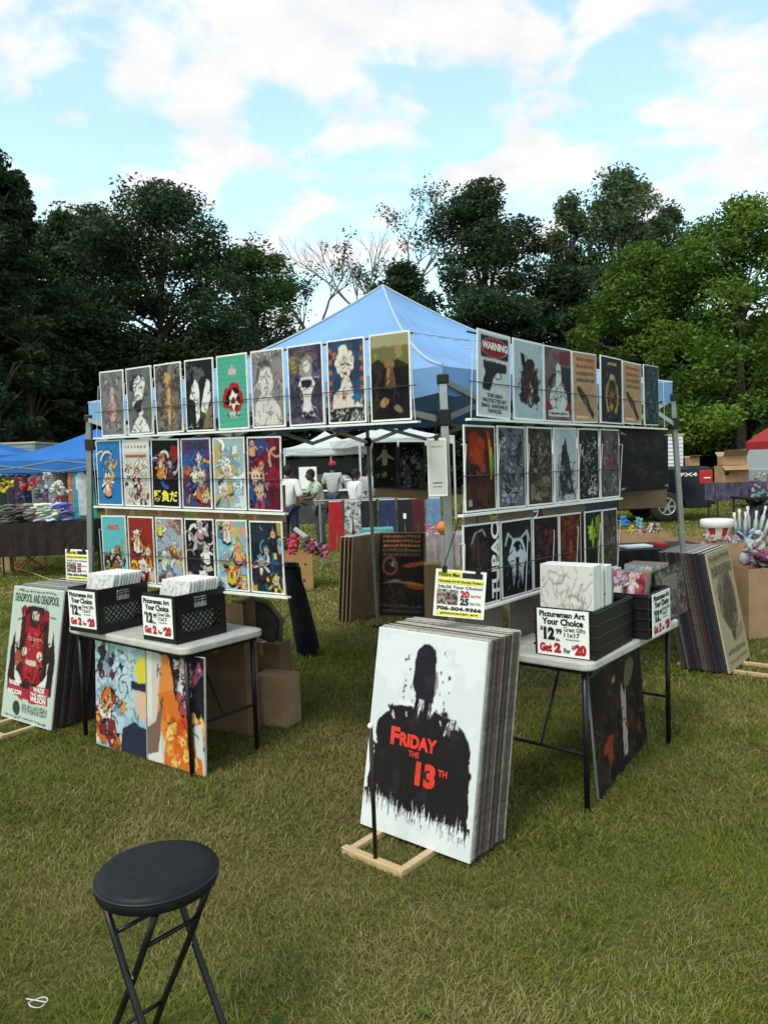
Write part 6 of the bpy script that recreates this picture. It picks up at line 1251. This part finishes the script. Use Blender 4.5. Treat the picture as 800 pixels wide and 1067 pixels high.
draped_table('small table with teal cloth behind the brown boards', -.32, .12, 10.6, 11.0, .80, cloth('teal', (.08, .27, .27)), .25)
draped_table('table of small goods behind the canopy front leg', .55, 1.25, 10.2, 10.8, .72, cloth('palepink', (.28, .24, .24)), .4)
item('orange_pumpkin', 'round orange pumpkin toy on the table behind the front leg', 'pumpkin', (.80, 10.3, .73), lambda t: (MB().blob((0, 0, .09), (.11, .11, .09), 18, 10, 2, .03).build('body', mat('orange', (.62, .17, .03), .6), t, smooth=True), MB().tube([(0, 0, .17), (.01, 0, .22)], .012, 6).build('stem', M_bark, t)))
plush('pink plush toy left of the orange pumpkin', Vector((.62, 10.25, .80)), .08, [(.6, .18, .22), (.65, .35, .36)], 71)
carton('cardboard_box', 'tall tan box behind the booth sign at the front leg', 'box', ucrate((.36, 7.3, .004), -.1), .16, .2, .72, M_card, tape=False)
# right side
draped_table('black-clothed table behind the right table', 2.05, 2.95, 6.9, 7.5, .84, cloth('blackcloth', (.012, .012, .014)), .45)
for i, (px, l, m, s_) in enumerate([(662, 'white and blue flat packet on the black-clothed table', M_signw, (.26, .16, .02)), (688, 'small red packet on the black-clothed table', M_inkr, (.09, .1, .035))]):
    p = D(px, 566, 7.1); o = MB().box((0, 0, s_[2]/2), s_).build('packet', m, bevel=.004); o.location = (p.x, p.y, .848); o.rotation_euler.z = .2; tag(o, l, 'packet')
bin_('low-sided cardboard bin with small toys behind the right poster wall', (2.72, 9.0), .62, .55, .78, -.05)
for px, py, r, cols, l in ((648, 545, .085, [(.05, .25, .55), (.04, .2, .5)], 'bright blue toy at the left of the toy bin'), (656, 553, .075, [(.6, .5, .12), (.5, .38, .1)], 'yellow toy in the toy bin'), (664, 546, .08, [(.2, .42, .42), (.15, .36, .4)], 'teal toy in the toy bin'), (668, 555, .075, [(.45, .44, .5), (.4, .06, .08)], 'grey and red toy in the toy bin'), (677, 551, .08, [(.6, .56, .54), (.15, .04, .04)], 'white and maroon striped toy in the toy bin'), (684, 551, .085, [(.22, .18, .1), (.3, .26, .18)], 'brown toy at the right of the toy bin')):
    plush(l, D(px, py, 9.1), r, cols, int(px), n=5)
bin_('large cardboard bin of household goods behind the right poster stack', (3.22, 8.0), 1.15, .8, .74, .08)
bin_('cardboard bin heaped with pink and white goods at the right edge', (3.24, 6.85), .8, .6, .64, .12, mat('card2', (.30, .19, .11), .85, var=.15, scale=6), False)
for px, py, r, cols, l in ((779, 561, .15, [(.25, .40, .62), (.45, .5, .55)], 'crumpled light blue plush in front of the silver bottles'), (757, 563, .10, [(.6, .3, .34), (.62, .58, .58)], 'pink and white packets in front of the striped bowl'), (742, 566, .12, [(.4, .3, .26), (.5, .42, .38)], 'brown and cream goods left of the blue plush')):
    plush(l, D(px, py, 8.2), r, cols, int(px)+2, 'goods_heap', cat='goods')
plush('heap of pink and white goods in the right-edge bin', Vector((3.56, 7.1, .72)), .2, [(.5, .47, .5), (.30, .06, .15), (.45, .45, .52)], 9, 'goods_heap', 14, 'goods')
def striped_bowl():
    c = D(746.5, 560, 8.35); t = thing('striped_tub', 'white tub with red stripes on the large cardboard bin', 'tub', tuple(c)); n = 24; m = MB()
    for k in range(n):
        m.k = (k//2) % 2; a0, a1 = 2*pi*k/n, 2*pi*(k+1)/n; m.add([(.10*cos(a0), .10*sin(a0), 0), (.10*cos(a1), .10*sin(a1), 0), (.148*cos(a1), .148*sin(a1), .12), (.148*cos(a0), .148*sin(a0), .12)], [(0, 1, 2, 3)])
    m.build('tub_body', [M_white, mat('stripe_red', (.55, .03, .02), .5)], t)
    MB().lathe([(.158, .115), (.168, .12), (.170, .19), (.16, .20), (.05, .203)], n=28).build('lid', M_white, t, smooth=True)
striped_bowl()
for i in range(7):
    px = (766, 770, 775, 780, 785, 789, 794)[i]; p = D(px, 558, 8.3+.05*(i % 2)); tl = (-.05, 0, .06, -.04, .1, .25, .35)[i]; H_ = (.26, .30, .27, .33, .28, .34, .3)[i]
    t = thing('silver_bottle', 'slim silver-grey bottle in the group standing right of the striped tub', 'bottle', (p.x, p.y, p.z-.04), 0, 'silver bottles on the large bin'); t.rotation_euler.y = tl
    MB().lathe([(.022, 0), (.026, .01), (.026, H_*.7), (.012, H_*.85), (.012, H_)], n=12).build('bottle_body', M_alu, t, smooth=True); MB().lathe([(.015, H_-.01), (.015, H_+.03)], n=10).build('bottle_cap', M_white, t)
p = G(790, 655); item('printed_bag', 'yellow, blue and white printed bag on the grass at the right edge', 'bag', (p.x, p.y, 0), lambda t: (MB().box((.05, 0, .17), (.30, .10, .32)).build('bag_body', mat('bag_yellow', (.55, .50, .07), .5, col2=(.10, .25, .42), scale=7), t, bevel=.02), MB().tube([(-.05, -.0, .33), (0, -.0, .42), (.1, -.0, .42), (.15, -.0, .33)], .006, 6).build('handle', M_white, t)))
# ---- vehicles: local +x = front, y across, z up
M_navy = mat('dark_navy_paint', (.004, .007, .018), .25, .0, spec=.6, var=.1, scale=3); M_glass = mat('car_glass', (.012, .015, .018), .08, spec=.8); M_tyre = mat('tyre', (.015, .015, .015), .85); M_lamp = mat('tail_lamp_red', (.42, .015, .02), .15, spec=.7); M_sil = mat('silver_paint', (.36, .38, .40), .3, .5)
def vehicle(name, label, cat, x, y, rz, side, width, paint, cab, wins, wheels, wr=.38, bed=None, lamps=None, bumper=True, writing=None):
    t = thing(name, label, cat, (x, y, 0), rz); hw = width/2; RX = Matrix.Rotation(pi/2, 4, 'X')
    # body side profile with round wheel arches
    P = []
    for (px, pz) in side: P.append((px, pz))
    base = []
    for wx in wheels:
        for k in range(9): a = pi*k/8; base.append((wx-wr*1.18*cos(a), .34+wr*1.18*sin(a)*.95 if 0 < k < 8 else .34))
    P = [(side[0][0], .34)]+base+[(side[-1][0], .34)]+side[::-1]
    MB().prism(P, -hw, hw, RX).build('body', paint, t, bevel=.03)
    if cab: MB().prism(cab, -hw*.88, hw*.88, RX).build('cab', paint, t, bevel=.05)
    for wpoly in wins:
        for s in (-1, 1): MB().prism(wpoly, s*hw*.88-.01, s*hw*.88+.01, RX).build('window', M_glass, t)
    if bed: MB().box(((bed[0]+bed[1])/2, 0, bed[2]-.012), (bed[1]-bed[0], width-.22, .03)).build('bed_cover', mat('black_vinyl_cover', (.02, .02, .022), .6), t)
    for wx in wheels:
        for s in (-1, 1):
            w_ = MB().lathe([(.21, -.12), (wr-.03, -.12), (wr, -.07), (wr, .07), (wr-.03, .12), (.21, .12)], (wx, s*(hw-.13), wr), 26, Matrix.Rotation(pi/2, 3, 'X')).build('wheel', M_tyre, t, smooth=True)
            r_ = MB(); r_.lathe([(.07, -.01), (.075, .01)], (wx, s*(hw-.01), wr), 16, Matrix.Rotation(pi/2, 3, 'X'))
            for k in range(6): a = 2*pi*k/6; r_.bar((wx, s*(hw-.012), wr), (wx+.2*cos(a), s*(hw-.012), wr+.2*sin(a)), .045, .02, (0, 1, 0))
            r_.tube([(wx+.205*cos(2*pi*k/20), s*(hw-.015), wr+.205*sin(2*pi*k/20)) for k in range(21)], .016, 6, False); r_.build('rim', M_alu, w_)
    for (a, b, c, d) in lamps or []:
        for s in (-1, 1): 
            l_ = MB().box(((a+b)/2, s*(hw-.10), (c+d)/2), (b-a, .24, d-c)).build('tail_lamp', M_lamp, t, bevel=.02); MB().box(((a+b)/2-.02, s*(hw+.024), (c+d)/2-.02), ((b-a)*.5, .006, .03)).build('lamp_strip', M_white, l_)
    if bumper: MB().box((side[0][0]-.05, 0, .50), (.16, width-.1, .18)).build('bumper', M_blackm, t, bevel=.03); MB().box((side[-1][0]+.05, 0, .48), (.14, width-.1, .22)).build('bumper', M_blackm, t, bevel=.03)
    if writing: lettering(t, M_inkw, writing)
    return t
pk = vehicle('pickup_truck', 'dark navy pickup truck with an open tailgate behind the right canopy leg', 'pickup truck', 5.35, 20.0, pi, [(-2.75, 1.34), (-1.2, 1.34), (-.4, 1.32), (1.5, 1.22), (2.4, 1.12), (2.75, .95)], 1.95, M_navy,
    [(-1.1, 1.30), (-1.0, 1.86), (-.75, 1.93), (.45, 1.93), (.8, 1.80), (1.35, 1.24)], [[(-.95, 1.36), (-.88, 1.80), (-.2, 1.84), (-.2, 1.34)], [(-.1, 1.34), (-.1, 1.84), (.42, 1.83), (.98, 1.34)]], (-1.65, 1.75), .40, bed=(-2.7, -1.15, 1.36), lamps=[(-2.78, -2.45, .93, 1.27)])
# tailgate lowered and badge on the side toward the camera (local +y side faces -Y after the half turn)
MB().box((-3.02, 0, .86), (.50, 1.6, .07)).build('tailgate', M_navy, pk, bevel=.01)
def badge():
    mb = MB(); v, f = text_mesh('FX4', .03); mb.add([(-1.98-q[0]*.42, .98, 1.13+q[1]*.09) for q in v], f); me = bpy.data.meshes.new('lettering'); me.from_pydata(mb.v, [], mb.f); me.materials.append(M_inkw); o = bpy.data.objects.new('lettering', me); COL.objects.link(o); o.parent = pk
badge()
vehicle('parked_car', 'silver-grey estate car cut by the right edge behind the red umbrella', 'car', 13.0, 23.2, .25, [(-2.3, 1.15), (-2.25, 1.2), (.9, 1.12), (1.9, 1.0), (2.3, .8)], 1.85, M_sil, [(-2.2, 1.15), (-1.95, 1.75), (-1.4, 1.85), (.1, 1.82), (1.1, 1.12)], [[(-1.95, 1.22), (-1.8, 1.68), (-.9, 1.75), (-.9, 1.2)], [(-.8, 1.2), (-.8, 1.75), (.05, 1.72), (.85, 1.18)]], (-1.45, 1.45), .35, lamps=[(-2.33, -2.1, .75, 1.05)])
# purple-clothed table and boxes behind it
draped_table('tall table with a dark purple cloth beside the pickup tailgate', 7.25, 8.35, 16.8, 17.4, 1.02, mat('purple_cloth', (.022, .014, .045), .8, col2=(.10, .09, .15), scale=6), .38)
carton('cardboard_box', 'lower open cardboard box on the purple-clothed table', 'box', ucrate((7.42, 16.9, 1.03), -.05), .58, .42, .36, M_card, flaps=-25, open_=True, holes=[(.2, .55, .05)])
carton('cardboard_box', 'upper cardboard box with roof-like flaps stacked on the purple-clothed table', 'box', ucrate((7.46, 16.92, 1.40), -.12), .50, .40, .20, M_card, flaps=42, open_=True)
carton('cardboard_box', 'small cardboard box on the pickup bed left of the stacked boxes', 'box', ucrate((7.62, 19.2, 1.385), .0), .26, .26, .20, M_card, flaps=25, open_=True)
plush('grey-green small goods beside the stacked boxes', Vector((8.25, 17.0, 1.12)), .14, [(.35, .4, .36), (.5, .5, .48)], 12, 'goods_heap', cat='goods')
plush('pink and teal goods at the right edge beyond the boxes', D(795, 514, 15.5), .2, [(.5, .2, .34), (.15, .4, .4), (.6, .6, .6)], 13, 'goods_heap', cat='goods')
def side_table(label, x, y, w, d, H):
    t = thing('folding_table', label, 'table', (x, y, 0)); MB().box((0, 0, H), (w, d, .04)).build('tabletop', M_blackm, t)
    for sx in (-1, 1):
        for sy in (-1, 1): MB().tube([(sx*(w/2-.05), sy*(d/2-.05), 0), (sx*(w/2-.05), sy*(d/2-.05), H-.02)], .018, 6).build('leg', M_blackm, t)
side_table('black folding table at the right edge beyond the silver bottles', 8.0, 15.5, 1.7, .8, .76)
item('dark_backpack', 'dark bag on the ground below the black folding table', 'bag', (7.35, 15.0, 0), lambda t: (MB().blob((0, 0, .3), (.28, .2, .34), 14, 10, 3, .08).build('bag_body', M_black, t, smooth=True), MB().tube([(-.1, -.16, .5), (0, -.2, .68), (.1, -.16, .5)], .02, 6).build('strap', M_black, t)))
def umbrella():
    x, y = 7.75, 14.0; t = thing('market_umbrella', 'red umbrella on a white leaning pole, cut by the right edge', 'umbrella', (x, y, 0)); m = MB(); n = 8; z = 1.86
    rim = [Vector((1.05*cos(2*pi*k/n+.4), 1.05*sin(2*pi*k/n+.4), z)) for k in range(n)]; top = Vector((0, 0, 2.35))
    for k in range(n): m.sheet([[top.lerp(rim[k], q)+Vector((0, 0, .12*sin(pi*q)*.8)), top.lerp(rim[(k+1) % n], q)+Vector((0, 0, .12*sin(pi*q)*.8))] for q in np.linspace(0, 1, 6)]); m.sheet([[rim[k], rim[(k+1) % n]], [rim[k]-Vector((0, 0, .14)), rim[(k+1) % n]-Vector((0, 0, .14))]])
    m.build('umbrella_cover', mat('red_umbrella', (.40, .02, .03), .7, trans=.2, var=.1, scale=3), t, smooth=True); MB().tube([(-.25, 0, 0), (0, 0, 2.38)], .025, 8).build('pole', M_white, t)
    r = MB(); MB().box((-.95, -.1, z-.07), (.02, .4, .09)).build('white_band', M_white, t)
umbrella()
